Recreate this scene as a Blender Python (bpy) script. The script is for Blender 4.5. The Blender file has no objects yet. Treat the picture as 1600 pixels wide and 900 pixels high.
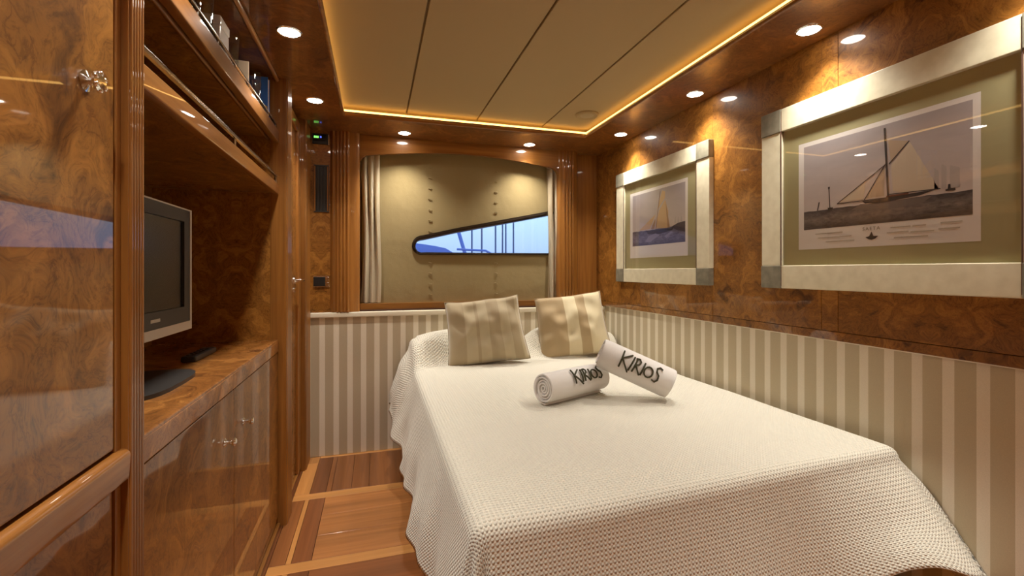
import bpy, bmesh, math, random
from mathutils import Vector, Matrix, noise
from mathutils.geometry import tessellate_polygon
random.seed(7)
SC = bpy.context.scene
COL = SC.collection
# ------------------------------------------------------------------ camera
YAW = math.atan(213 / 711.0)
cd = bpy.data.cameras.new('camera'); cam = bpy.data.objects.new('camera', cd); COL.objects.link(cam)
cam.location = (0, 0, 1.10); cam.rotation_euler = (math.pi / 2, 0, -YAW)
cd.sensor_width = 36; cd.lens = 16.0; cd.shift_y = -27 / 1600.0; cd.clip_start = 0.01; cd.clip_end = 500
SC.camera = cam
# ------------------------------------------------------------------ world (dusk sky)
w = bpy.data.worlds.new('dusk_sky'); SC.world = w; w.use_nodes = True
nt = w.node_tree; nt.nodes.clear()
out = nt.nodes.new('ShaderNodeOutputWorld'); bg = nt.nodes.new('ShaderNodeBackground')
tc = nt.nodes.new('ShaderNodeTexCoord'); sp = nt.nodes.new('ShaderNodeSeparateXYZ'); rp = nt.nodes.new('ShaderNodeValToRGB')
nt.links.new(tc.outputs['Generated'], sp.inputs[0]); nt.links.new(sp.outputs['Z'], rp.inputs[0])
rp.color_ramp.elements[0].position = 0.0; rp.color_ramp.elements[0].color = (0.33, 0.47, 0.95, 1)
rp.color_ramp.elements[1].position = 0.12; rp.color_ramp.elements[1].color = (0.50, 0.76, 1.0, 1)
e = rp.color_ramp.elements.new(0.6); e.color = (0.30, 0.48, 0.85, 1)
nt.links.new(rp.outputs[0], bg.inputs[0]); bg.inputs[1].default_value = 0.95
nt.links.new(bg.outputs[0], out.inputs[0])
# ------------------------------------------------------------------ exposure
vs = SC.view_settings
vs.view_transform = 'Standard'; vs.look = 'None'; vs.gamma = 1.0; vs.use_curve_mapping = False
vs.exposure = 0.45
SC.cycles.use_denoising = True
SC.cycles.max_bounces = 10; SC.cycles.diffuse_bounces = 4; SC.cycles.glossy_bounces = 5; SC.cycles.transparent_max_bounces = 12
SC.cycles.sample_clamp_indirect = 6.0
SC.cycles.caustics_reflective = False; SC.cycles.caustics_refractive = False
LAMP_W = 27.0            # every recessed downlight
LAMP_COL = (1.0, 0.945, 0.85)
COVE = 3.2               # amber strip round the ceiling tray

# ------------------------------------------------------------------ helpers
def lin(r, g, b):
    f = lambda c: (c / 255 / 12.92) if c / 255 <= 0.04045 else ((c / 255 + 0.055) / 1.055) ** 2.4
    return (f(r), f(g), f(b), 1)

OFF = {}
def bm_new(): return bmesh.new()

def box(b, x0, x1, y0, y1, z0, z1, bev=0.0, seg=2):
    ret = bmesh.ops.create_cube(b, size=1.0)
    vs_ = ret['verts']
    for v in vs_:
        v.co = Vector(((x0 + x1) / 2 + v.co.x * (x1 - x0), (y0 + y1) / 2 + v.co.y * (y1 - y0), (z0 + z1) / 2 + v.co.z * (z1 - z0)))
    if bev:
        es = list({e_ for v in vs_ for e_ in v.link_edges})
        bmesh.ops.bevel(b, geom=es, offset=bev, segments=seg, profile=0.5, affect='EDGES')
    return b

def prism(b, poly, axis, a0, a1):
    """poly: 2-D points; axis 'x','y','z' of extrusion between a0 and a1"""
    def P(p, a):
        if axis == 'z': return (p[0], p[1], a)
        if axis == 'y': return (p[0], a, p[1])
        return (a, p[0], p[1])
    v0 = [b.verts.new(P(p, a0)) for p in poly]; v1 = [b.verts.new(P(p, a1)) for p in poly]
    n = len(poly)
    for i in range(n):
        b.faces.new((v0[i], v0[(i + 1) % n], v1[(i + 1) % n], v1[i]))
    b.faces.new(v0[::-1]); b.faces.new(v1)
    return b

def tube(b, pts, r, seg=8, closed=False, radii=None):
    pts = [Vector(p) for p in pts]; n = len(pts); rings = []
    prev = None
    for i, p in enumerate(pts):
        if closed: t = (pts[(i + 1) % n] - pts[i - 1])
        else: t = (pts[min(i + 1, n - 1)] - pts[max(i - 1, 0)])
        t.normalize()
        a = prev if prev else (Vector((0, 0, 1)) if abs(t.z) < 0.9 else Vector((1, 0, 0)))
        u = (a - t * a.dot(t)).normalized(); prev = u; v = t.cross(u)
        rr = radii[i] if radii else r
        rings.append([b.verts.new(p + u * rr * math.cos(2 * math.pi * k / seg) + v * rr * math.sin(2 * math.pi * k / seg)) for k in range(seg)])
    m = n if closed else n - 1
    for i in range(m):
        A, B_ = rings[i], rings[(i + 1) % n]
        for k in range(seg):
            b.faces.new((A[k], A[(k + 1) % seg], B_[(k + 1) % seg], B_[k]))
    if not closed:
        b.faces.new(rings[0][::-1]); b.faces.new(rings[-1])
    return b

def lathe(b, prof, M, seg=20):
    """prof: (radius, height) list round local z, then transformed by matrix M"""
    rings = []
    for r, h in prof:
        rings.append([b.verts.new(M @ Vector((max(r, 1e-5) * math.cos(2 * math.pi * k / seg), max(r, 1e-5) * math.sin(2 * math.pi * k / seg), h))) for k in range(seg)])
    for i in range(len(rings) - 1):
        for k in range(seg):
            b.faces.new((rings[i][k], rings[i][(k + 1) % seg], rings[i + 1][(k + 1) % seg], rings[i + 1][k]))
    b.faces.new(rings[0][::-1]); b.faces.new(rings[-1])
    return b

def frame_from_axis(o, d):
    d = Vector(d).normalized(); q = Vector((0, 0, 1)).rotation_difference(d)
    return Matrix.Translation(Vector(o)) @ q.to_matrix().to_4x4()

def grid(b, f, nu, nv, uvf=None):
    """surface f(i/nu, j/nv) ; optional uv"""
    V = [[b.verts.new(f(i / nu, j / nv)) for j in range(nv + 1)] for i in range(nu + 1)]
    lay = b.loops.layers.uv.verify() if uvf else None
    for i in range(nu):
        for j in range(nv):
            fc = b.faces.new((V[i][j], V[i + 1][j], V[i + 1][j + 1], V[i][j + 1]))
            if uvf:
                for lp, (a, c) in zip(fc.loops, ((i, j), (i + 1, j), (i + 1, j + 1), (i, j + 1))):
                    lp[lay].uv = uvf(a / nu, c / nv)
    return b

def obj(name, b, mat, parent=None, loc=None, smooth=False, recalc=True, origin=None, angle=40):
    """b is in world coordinates; a top-level mesh gets its origin at loc, a child stays relative to its thing"""
    if recalc: bmesh.ops.recalc_face_normals(b, faces=b.faces[:])
    base = OFF[parent.name] if parent else Vector(loc if loc else (0, 0, 0))
    org = Vector(origin) if origin else base
    for v in b.verts: v.co -= org
    me = bpy.data.meshes.new(name); b.to_mesh(me); b.free()
    o = bpy.data.objects.new(name, me); COL.objects.link(o)
    if mat: me.materials.append(mat)
    if smooth:
        for p in me.polygons: p.use_smooth = True
        try: me.set_sharp_from_angle(angle=math.radians(angle))
        except Exception: pass
        if angle == 40: o.modifiers.new('even_normals', 'WEIGHTED_NORMAL').keep_sharp = True
    if parent:
        o.parent = parent; o.location = org - base
    else:
        o.location = base
    OFF[o.name] = org
    return o

def thing(name, loc, label, cat, group=None):
    o = bpy.data.objects.new(name, None); COL.objects.link(o); o.location = loc
    o.empty_display_size = 0.05
    OFF[o.name] = Vector(loc); tag(o, label, cat, group); return o
def tag(o, label, cat, group=None, kind=None):
    o['label'] = label; o['category'] = cat
    if group: o['group'] = group
    if kind: o['kind'] = kind
    return o
def struct(o, label=None, cat=None):
    o['kind'] = 'structure'
    if label: o['label'] = label
    if cat: o['category'] = cat
    return o
def empty_struct(name, loc, label, cat):
    o = bpy.data.objects.new(name, None); COL.objects.link(o); o.location = loc; OFF[o.name] = Vector(loc)
    return struct(o, label, cat)
def B(*a, **k):   # a fresh bmesh holding one box
    return box(bm_new(), *a, **k)

# ------------------------------------------------------------------ materials
def mat_new(name):
    m = bpy.data.materials.new(name); m.use_nodes = True
    t = m.node_tree; p = t.nodes['Principled BSDF']; return m, t, p
def plain(name, col, rough=0.5, metal=0.0, coat=0.0, spec=0.5, emit=None, estr=0.0):
    m, t, p = mat_new(name)
    p.inputs['Base Color'].default_value = col; p.inputs['Roughness'].default_value = rough
    p.inputs['Metallic'].default_value = metal; p.inputs['Coat Weight'].default_value = coat
    p.inputs['Coat Roughness'].default_value = 0.04; p.inputs['Specular IOR Level'].default_value = spec
    if emit:
        p.inputs['Emission Color'].default_value = emit; p.inputs['Emission Strength'].default_value = estr
    return m
def N(t, typ, **k):
    n = t.nodes.new(typ)
    for a, v in k.items():
        if a in n.inputs: n.inputs[a].default_value = v
        else: setattr(n, a, v)
    return n
def ramp(t, fac, stops):
    r = t.nodes.new('ShaderNodeValToRGB'); t.links.new(fac, r.inputs[0])
    els = r.color_ramp.elements
    els[0].position, els[0].color = stops[0]; els[1].position, els[1].color = stops[-1]
    for p_, c_ in stops[1:-1]:
        e_ = els.new(p_); e_.color = c_
    return r.outputs[0]
def math_(t, op, a, b=None):
    n = t.nodes.new('ShaderNodeMath'); n.operation = op
    for i, v in enumerate((a, b)):
        if v is None: continue
        if isinstance(v, (int, float)): n.inputs[i].default_value = v
        else: t.links.new(v, n.inputs[i])
    return n.outputs[0]
def vmath(t, op, a, b):
    n = t.nodes.new('ShaderNodeVectorMath'); n.operation = op
    for i, v in enumerate((a, b)):
        if isinstance(v, (tuple, list)): n.inputs[i].default_value = v
        elif isinstance(v, (int, float)): n.inputs['Scale'].default_value = v
        else: t.links.new(v, n.inputs[i])
    return n.outputs[0]
def mixc(t, fac, a, b, mode='MIX'):
    n = t.nodes.new('ShaderNodeMix'); n.data_type = 'RGBA'; n.blend_type = mode
    for s, v in ((n.inputs[0], fac), (n.inputs[6], a), (n.inputs[7], b)):
        if isinstance(v, (int, float, tuple)): s.default_value = v
        else: t.links.new(v, s)
    return n.outputs[2]

def burl(name, dark, mid, light, mirror=None, scale=1.0, coat=1.0, seed=0.0):
    """lacquered burr veneer; mirror = axis index for a book-match about the piece's own centre"""
    m, t, p = mat_new(name)
    tc_ = N(t, 'ShaderNodeTexCoord'); co = tc_.outputs['Object']
    if mirror is not None:
        s = N(t, 'ShaderNodeSeparateXYZ'); t.links.new(co, s.inputs[0]); c = N(t, 'ShaderNodeCombineXYZ')
        for i in range(3):
            src = s.outputs[i]
            if i == mirror: src = math_(t, 'ABSOLUTE', src)
            t.links.new(src, c.inputs[i])
        co = c.outputs[0]
    oi = N(t, 'ShaderNodeObjectInfo')
    shift = vmath(t, 'SCALE', (0, 0, 0), 1.0)
    cx = N(t, 'ShaderNodeCombineXYZ'); r9 = math_(t, 'MULTIPLY', oi.outputs['Random'], 9.0)
    for i in range(3): t.links.new(r9, cx.inputs[i])
    co = vmath(t, 'ADD', co, cx.outputs[0]); co = vmath(t, 'ADD', co, (seed, seed * 1.7, seed * 0.3))
    w1 = N(t, 'ShaderNodeTexNoise', Scale=4.0 * scale, Detail=3.0, Roughness=0.55); t.links.new(co, w1.inputs['Vector'])
    d = vmath(t, 'SUBTRACT', w1.outputs['Color'], (0.5, 0.5, 0.5)); d = vmath(t, 'SCALE', d, 0.40)
    co2 = vmath(t, 'ADD', co, d)
    n2 = N(t, 'ShaderNodeTexNoise', Scale=6.5 * scale, Detail=8.0, Roughness=0.62, Distortion=1.6); t.links.new(co2, n2.inputs['Vector'])
    n3 = N(t, 'ShaderNodeTexNoise', Scale=38.0 * scale, Detail=4.0, Roughness=0.7, Distortion=2.5); t.links.new(co2, n3.inputs['Vector'])
    n4 = N(t, 'ShaderNodeTexNoise', Scale=2.0 * scale, Detail=2.0); t.links.new(co, n4.inputs['Vector'])
    c1 = ramp(t, n2.outputs['Fac'], [(0.30, dark), (0.42, mid), (0.52, mid), (0.60, light), (0.74, mid)])
    f3 = ramp(t, n3.outputs['Fac'], [(0.36, (0.60, 0.54, 0.48, 1)), (0.50, (1, 1, 1, 1)), (0.72, (1.18, 1.14, 1.08, 1))])
    c2 = mixc(t, 0.75, c1, f3, 'MULTIPLY')
    # dark veins where the warped noise crosses its middle
    vein = math_(t, 'ABSOLUTE', math_(t, 'SUBTRACT', n2.outputs['Fac'], 0.47))
    vf = ramp(t, vein, [(0.0, (0.50, 0.40, 0.32, 1)), (0.014, (1, 1, 1, 1))])
    c3 = mixc(t, 0.8, c2, vf, 'MULTIPLY')
    # burr eyes
    vo = N(t, 'ShaderNodeTexVoronoi', Scale=7.0 * scale); t.links.new(co2, vo.inputs['Vector'])
    ef = ramp(t, vo.outputs['Distance'], [(0.0, (0.34, 0.24, 0.18, 1)), (0.07, (0.55, 0.45, 0.38, 1)), (0.16, (1, 1, 1, 1))])
    c4 = mixc(t, 0.7, c3, ef, 'MULTIPLY')
    big = ramp(t, n4.outputs['Fac'], [(0.35, (0.78, 0.74, 0.70, 1)), (0.65, (1.12, 1.12, 1.1, 1))])
    c5 = mixc(t, 1.0, c4, big, 'MULTIPLY')
    t.links.new(c5, p.inputs['Base Color'])
    p.inputs['Roughness'].default_value = 0.42; p.inputs['Specular IOR Level'].default_value = 0.3
    p.inputs['Coat Weight'].default_value = coat; p.inputs['Coat Roughness'].default_value = 0.025; p.inputs['Coat IOR'].default_value = 1.5
    return m

def timber(name, dark, light, axis=2, coat=1.0, fine=60.0, rough=0.4, crough=0.03):
    """straight-grained lacquered timber, grain along axis"""
    m, t, p = mat_new(name)
    tc_ = N(t, 'ShaderNodeTexCoord'); mp = N(t, 'ShaderNodeMapping')
    s = [1.0, 1.0, 1.0]; s[axis] = 0.035
    mp.inputs['Scale'].default_value = s
    oi = N(t, 'ShaderNodeObjectInfo'); cx = N(t, 'ShaderNodeCombineXYZ'); r9 = math_(t, 'MULTIPLY', oi.outputs['Random'], 7.0)
    for i in range(3): t.links.new(r9, cx.inputs[i])
    t.links.new(vmath(t, 'ADD', tc_.outputs['Object'], cx.outputs[0]), mp.inputs['Vector'])
    a = N(t, 'ShaderNodeTexNoise', Scale=fine, Detail=5.0, Roughness=0.6, Distortion=0.4); t.links.new(mp.outputs[0], a.inputs['Vector'])
    b2 = N(t, 'ShaderNodeTexNoise', Scale=fine * 0.18, Detail=2.0); t.links.new(mp.outputs[0], b2.inputs['Vector'])
    c = ramp(t, a.outputs['Fac'], [(0.3, dark), (0.7, light)])
    g = ramp(t, b2.outputs['Fac'], [(0.35, (0.78, 0.76, 0.74, 1)), (0.65, (1.12, 1.1, 1.08, 1))])
    c = mixc(t, 1.0, c, g, 'MULTIPLY')
    # piece-to-piece tone
    tone = ramp(t, oi.outputs['Random'], [(0.0, (0.88, 0.87, 0.86, 1)), (1.0, (1.12, 1.12, 1.12, 1))])
    c = mixc(t, 1.0, c, tone, 'MULTIPLY')
    t.links.new(c, p.inputs['Base Color'])
    p.inputs['Roughness'].default_value = rough; p.inputs['Specular IOR Level'].default_value = 0.3
    p.inputs['Coat Weight'].default_value = coat; p.inputs['Coat Roughness'].default_value = crough
    return m

def stripes(name, axis, period, frac, phase, ca, cb, weave=900.0):
    m, t, p = mat_new(name)
    tc_ = N(t, 'ShaderNodeTexCoord'); s = N(t, 'ShaderNodeSeparateXYZ'); t.links.new(tc_.outputs['Object'], s.inputs[0])
    v = math_(t, 'FRACT', math_(t, 'ADD', math_(t, 'DIVIDE', math_(t, 'SUBTRACT', s.outputs[axis], phase), period), 100.0))
    f = math_(t, 'LESS_THAN', v, frac)
    n = N(t, 'ShaderNodeTexNoise', Scale=weave, Detail=2.0); t.links.new(tc_.outputs['Object'], n.inputs['Vector'])
    c = mixc(t, f, cb, ca)
    g = ramp(t, n.outputs['Fac'], [(0.3, (0.9, 0.9, 0.9, 1)), (0.7, (1.05, 1.05, 1.05, 1))])
    t.links.new(mixc(t, 1.0, c, g, 'MULTIPLY'), p.inputs['Base Color'])
    p.inputs['Roughness'].default_value = 0.75; p.inputs['Specular IOR Level'].default_value = 0.25
    p.inputs['Sheen Weight'].default_value = 0.15
    return m

def cloth(name, col, rough=0.9, bump=0.0, bscale=400.0, sheen=0.2, wr=0.0, wscale=9.0):
    m, t, p = mat_new(name)
    p.inputs['Base Color'].default_value = col; p.inputs['Roughness'].default_value = rough
    p.inputs['Sheen Weight'].default_value = sheen; p.inputs['Specular IOR Level'].default_value = 0.2
    tc_ = N(t, 'ShaderNodeTexCoord'); last = None
    for st, sc_, ds in ((bump, bscale, 0.002), (wr, wscale, 0.02)):
        if st:
            n = N(t, 'ShaderNodeTexNoise', Scale=sc_, Detail=3.0); t.links.new(tc_.outputs['Object'], n.inputs['Vector'])
            bp = N(t, 'ShaderNodeBump', Strength=st, Distance=ds); t.links.new(n.outputs['Fac'], bp.inputs['Height'])
            if last: t.links.new(last, bp.inputs['Normal'])
            last = bp.outputs[0]
    if last: t.links.new(last, p.inputs['Normal'])
    return m

def glass(name, tint=(1, 1, 1, 1), rough=0.0, f0=0.04):
    """thin clear sheet: Schlick reflection, same from either face"""
    m, t, p = mat_new(name); t.nodes.remove(p)
    o = t.nodes['Material Output']; tr = N(t, 'ShaderNodeBsdfTransparent', Color=tint); gl = N(t, 'ShaderNodeBsdfGlossy', Roughness=rough)
    lw = N(t, 'ShaderNodeLayerWeight', Blend=0.5); mx = N(t, 'ShaderNodeMixShader')
    f = math_(t, 'ADD', math_(t, 'MULTIPLY', math_(t, 'POWER', lw.outputs['Facing'], 5.0), 1.0 - f0), f0)
    t.links.new(f, mx.inputs[0]); t.links.new(tr.outputs[0], mx.inputs[1]); t.links.new(gl.outputs[0], mx.inputs[2])
    t.links.new(mx.outputs[0], o.inputs[0]); return m

BD, BMID, BL = (0.088, 0.030, 0.0058, 1), (0.280, 0.116, 0.020, 1), (0.395, 0.172, 0.033, 1)
M_burl_wall = burl('burl_veneer_wall', BD, BMID, BL, mirror=1, seed=3.1)
M_burl_x = burl('burl_veneer_book_matched', BD, BMID, BL, mirror=0, seed=5.7, scale=1.1)
M_burl = burl('burl_veneer', BD, BMID, BL, seed=1.3, scale=0.8)
M_burl_top = burl('burl_veneer_counter', (0.10, 0.03, 0.006, 1), (0.33, 0.125, 0.025, 1), (0.52, 0.22, 0.05, 1), seed=8.2)
WD, WL = (0.230, 0.086, 0.0160, 1), (0.360, 0.152, 0.031, 1)
M_wood_z = timber('cherry_upright', WD, WL, 2)
M_wood_y = timber('cherry_lengthwise', WD, WL, 1)
M_wood_x = timber('cherry_crosswise', WD, WL, 0)
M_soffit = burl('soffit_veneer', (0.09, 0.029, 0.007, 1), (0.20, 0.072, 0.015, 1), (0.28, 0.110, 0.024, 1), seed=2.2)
M_fl_red = timber('floor_red', (0.24, 0.082, 0.023, 1), (0.33, 0.122, 0.036, 1), 1, coat=0.5, crough=0.12)
M_fl_tan = timber('floor_tan', (0.30, 0.112, 0.030, 1), (0.42, 0.17, 0.050, 1), 0, coat=0.5, crough=0.12)
M_fl_redx = timber('floor_red_cross', (0.22, 0.070, 0.018, 1), (0.31, 0.105, 0.029, 1), 0, coat=0.5, crough=0.12)
M_fl_light = timber('floor_light_cross', (0.46, 0.20, 0.055, 1), (0.58, 0.27, 0.080, 1), 0, coat=0.5, crough=0.12)
M_fl_lighty = timber('floor_light', (0.44, 0.185, 0.05, 1), (0.56, 0.255, 0.075, 1), 1, coat=0.5, crough=0.12)
M_fl_dark = timber('floor_dark', (0.17, 0.054, 0.016, 1), (0.24, 0.082, 0.025, 1), 1, coat=0.5, crough=0.12)
M_joint = plain('dark_joint', (0.03, 0.012, 0.005, 1), 0.8)
M_dark = plain('cabinet_carcass', (0.06, 0.022, 0.008, 1), 0.6)
M_chrome = plain('chrome', (0.86, 0.84, 0.82, 1), 0.10, 1.0)
M_steel = plain('brushed_steel', (0.42, 0.38, 0.34, 1), 0.22, 1.0)
M_black = plain('black_plastic', (0.012, 0.011, 0.010, 1), 0.45)
M_charc = plain('charcoal_plastic', (0.028, 0.026, 0.024, 1), 0.4)
M_screen = plain('tv_screen', (0.010, 0.009, 0.008, 1), 0.25)
M_silver = plain('silver_plastic', (0.58, 0.55, 0.52, 1), 0.4)
M_cream = plain('cream_paint', lin(232, 222, 200), 0.45)
M_ceil = plain('ceiling_vinyl', lin(176, 154, 112), 0.7)
M_lamp = plain('lamp_glow', (1, 1, 1, 1), 0.5, emit=(1.0, 0.93, 0.82, 1), estr=25.0)
M_cove = plain('cove_strip_glow', (1, 0.8, 0.4, 1), 0.5, emit=(1.0, 0.56, 0.15, 1), estr=COVE)
M_strR = stripes('wainscot_fabric_side', 1, 0.0778, 0.37, 1.179, lin(240, 232, 213), lin(204, 192, 163))
M_strB = stripes('wainscot_fabric_end', 0, 0.0778, 0.40, -0.319, lin(238, 228, 208), lin(196, 181, 154))
M_blind = cloth('blind_fabric', lin(150, 132, 92), 0.85, 0.5, 240.0, wr=0.35, wscale=6.0)
M_curtain = cloth('curtain_fabric', lin(230, 215, 186), 0.85, 0.3, 300.0)
M_towel = cloth('towel_terry', lin(238, 233, 228), 0.95, 0.9, 700.0, sheen=0.5)
M_thread = plain('embroidery_olive', lin(62, 58, 34), 0.8)
M_glass = glass('clear_glass')
M_pglass = glass('picture_glass', f0=0.035)
M_crystal = glass('tumbler_glass', (0.93, 0.95, 0.95, 1), f0=0.12)

# waffle bedspread
def make_waffle():
    m, t, p = mat_new('waffle_bedspread')
    p.inputs['Base Color'].default_value = lin(228, 222, 206); p.inputs['Roughness'].default_value = 0.95
    p.inputs['Sheen Weight'].default_value = 0.25; p.inputs['Specular IOR Level'].default_value = 0.15
    uv = N(t, 'ShaderNodeUVMap'); s = N(t, 'ShaderNodeSeparateXYZ'); t.links.new(uv.outputs[0], s.inputs[0])
    K = 2 * math.pi / 0.0105
    a = math_(t, 'SINE', math_(t, 'MULTIPLY', s.outputs[0], K)); b2 = math_(t, 'SINE', math_(t, 'MULTIPLY', s.outputs[1], K))
    h = math_(t, 'MULTIPLY', a, b2)
    h = math_(t, 'ADD', h, math_(t, 'MULTIPLY', math_(t, 'MAXIMUM', a, b2), 0.6))
    bp = N(t, 'ShaderNodeBump', Strength=1.0, Distance=0.0020); t.links.new(h, bp.inputs['Height'])
    t.links.new(bp.outputs[0], p.inputs['Normal'])
    return m
M_waffle = make_waffle()

def cushion_mat(name, base, lightc, stops):
    m, t, p = mat_new(name)
    uv = N(t, 'ShaderNodeUVMap'); s = N(t, 'ShaderNodeSeparateXYZ'); t.links.new(uv.outputs[0], s.inputs[0])
    r = t.nodes.new('ShaderNodeValToRGB'); r.color_ramp.interpolation = 'CONSTANT'; t.links.new(s.outputs[0], r.inputs[0])
    els = r.color_ramp.elements
    els[0].position = 0; els[0].color = base; els[1].position = stops[0][0]; els[1].color = lightc if stops[0][1] else base
    for ps, k in stops[1:]:
        e_ = els.new(ps); e_.color = lightc if k else base
    t.links.new(r.outputs[0], p.inputs['Base Color']); p.inputs['Roughness'].default_value = 0.75
    p.inputs['Sheen Weight'].default_value = 0.4; p.inputs['Specular IOR Level'].default_value = 0.3
    tc_ = N(t, 'ShaderNodeTexCoord'); n = N(t, 'ShaderNodeTexNoise', Scale=500.0); t.links.new(tc_.outputs['Object'], n.inputs['Vector'])
    bp = N(t, 'ShaderNodeBump', Strength=0.3, Distance=0.001); t.links.new(n.outputs['Fac'], bp.inputs['Height']); t.links.new(bp.outputs[0], p.inputs['Normal'])
    return m

# ------------------------------------------------------------------ room dimensions (metres)
XL, XPOST = -0.4026, -0.365          # cabinet face and pilaster face
XR, XW = 1.534, 1.557                # veneered wall, striped wainscot
YW = 2.905                           # wainscot of the end wall / panel left of the window
YF = -1.0                            # bulkhead behind the camera
ZS = 1.93                            # underside of the soffit
CX0, CX1, CY0, CY1 = -0.170, 1.254, -0.45, 2.586   # opening of the ceiling tray
ZC = 1.985                           # ceiling panels

# ------------------------------------------------------------------ floor
fl = struct(obj('floor', B(-1.0, 1.70, YF - 0.05, 3.10, -0.06, -0.006), M_joint, loc=(0, 0, -0.006)), 'laid timber floor of light and dark boards', 'floor')
def plank(x0, x1, y0, y1, mat):
    g = 0.0008
    obj('plank', B(x0 + g, x1 - g, y0 + g, y1 - g, -0.012, 0.0, bev=0.0007, seg=1), mat, fl, origin=((x0 + x1) / 2, (y0 + y1) / 2, 0))
XF0, XF1 = -0.42, 1.62
bands = [(2.815, 2.93, 'L'), (2.375, 2.435, 'L'), (1.815, 1.875, 'L'), (1.255, 1.315, 'L'), (0.695, 0.755, 'L'), (0.135, 0.195, 'L'), (-0.425, -0.365, 'L')]
fields = [(2.435, 2.815), (1.875, 2.375), (1.315, 1.815), (0.755, 1.255), (0.195, 0.695), (-0.365, 0.135), (YF, -0.425)]
plank(-0.80, -0.312, 2.815, 2.905, M_fl_lighty); plank(-0.312, XF1, 2.880, 2.93, M_fl_light)
for y0, y1, _ in bands[1:]: plank(-0.383, XF1, y0, y1, M_fl_light)
for i, (y0, y1) in enumerate(fields):
    ya = y1 if i else 2.880
    if i == 0:
        plank(-0.383, -0.312, y0, 2.815, M_fl_lighty); plank(-0.312, -0.238, y0, ya, M_fl_dark); plank(-0.238, -0.213, y0, ya, M_fl_red)
        for k, (a, b_) in enumerate(((-0.213, -0.118), (-0.118, -0.032), (-0.032, 0.20), (0.20, 0.45))): plank(a, b_, y0, ya, M_fl_red)
    else:
        plank(-0.383, -0.325, y0, y1, M_fl_red); plank(-0.325, -0.305, y0, y1, M_fl_lighty); plank(-0.305, -0.234, y0, y1, M_fl_dark)
        mt = M_fl_tan if i % 2 else M_fl_redx
        n = 3
        for k in range(n):
            a, b_ = y0 + (y1 - y0) * k / n, y0 + (y1 - y0) * (k + 1) / n
            plank(-0.234, 0.45 if k % 2 else 0.62, a, b_, mt)
    plank(0.62 if i else 0.45, XF1, y0, ya, M_fl_red)
plank(-0.42, -0.383, YF, 2.815, M_fl_dark)

# ------------------------------------------------------------------ ceiling tray, soffit, cove
ce = struct(obj('ceiling', B(-1.0, 1.70, YF - 0.05, 3.2, ZC + 0.008, ZC + 0.05), plain('ceiling_gap', lin(120, 98, 64), 0.8), loc=(0, 0, ZC)), 'cream panelled ceiling set in a lit tray', 'ceiling')
seams = [CX0 - 0.05, 0.167, 0.570, 0.980, CX1 + 0.05]
for i in range(4):
    for (ya, yb) in ((CY0 - 0.05, 1.0), (1.0, CY1 + 0.05)) if False else ((CY0 - 0.05, CY1 + 0.05),):
        g = 0.0035
        obj('ceiling_panel', B(seams[i] + g, seams[i + 1] - g, ya, yb, ZC, ZC + 0.012, bev=0.004), M_ceil, ce, smooth=True)
so = empty_struct('trim_1', (0, 0, ZS), 'dark burr veneer soffit round the ceiling tray', 'soffit')
def soffit(poly):
    cx = sum(p[0] for p in poly) / 4; cy = sum(p[1] for p in poly) / 4
    obj('soffit_board', prism(bm_new(), poly, 'z', ZS, ZS + 0.022), M_soffit, so, origin=(cx, cy, ZS))
OX0, OX1, OY0, OY1 = -0.90, 1.60, YF, 3.12
soffit([(OX0, OY0), (CX0, CY0), (CX0, CY1), (OX0, OY1)]); soffit([(OX1, OY1), (CX1, CY1), (CX1, CY0), (OX1, OY0)])
soffit([(OX0, OY1), (CX0, CY1), (CX1, CY1), (OX1, OY1)]); soffit([(OX0, OY0), (OX1, OY0), (CX1, CY0), (CX0, CY0)])
b = bm_new(); h = 0.005
tube(b, [(CX0 + h, CY0 + h, ZS + 0.004), (CX1 - h, CY0 + h, ZS + 0.004), (CX1 - h, CY1 - h, ZS + 0.004), (CX0 + h, CY1 - h, ZS + 0.004)], 0.009, seg=10, closed=True)
obj('edge_bead', b, M_wood_x, so, smooth=True)
b = bm_new()
for (x0, x1, y0, y1) in ((CX0 - 0.052, CX0 - 0.045, CY0 - 0.05, CY1 + 0.05), (CX1 + 0.045, CX1 + 0.052, CY0 - 0.05, CY1 + 0.05), (CX0 - 0.05, CX1 + 0.05, CY0 - 0.052, CY0 - 0.045), (CX0 - 0.05, CX1 + 0.05, CY1 + 0.045, CY1 + 0.052)):
    box(b, x0, x1, y0, y1, ZS + 0.022, ZC + 0.012)
obj('tray_side', b, M_ceil, so)
b = bm_new(); z0, z1 = ZS + 0.024, ZS + 0.034; d0 = 0.004; d1 = 0.016
for (x0, x1, y0, y1) in ((CX0 - d1, CX0 - d0, CY0 - d1, CY1 + d1), (CX1 + d0, CX1 + d1, CY0 - d1, CY1 + d1), (CX0 - d0, CX1 + d0, CY0 - d1, CY0 - d0), (CX0 - d0, CX1 + d0, CY1 + d0, CY1 + d1)):
    box(b, x0, x1, y0, y1, z0, z1)
tag(obj('light_strip', b, M_cove, loc=(0.54, 1.07, z0)), 'amber light strip glowing round the edge of the ceiling tray', 'light strip')

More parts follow.
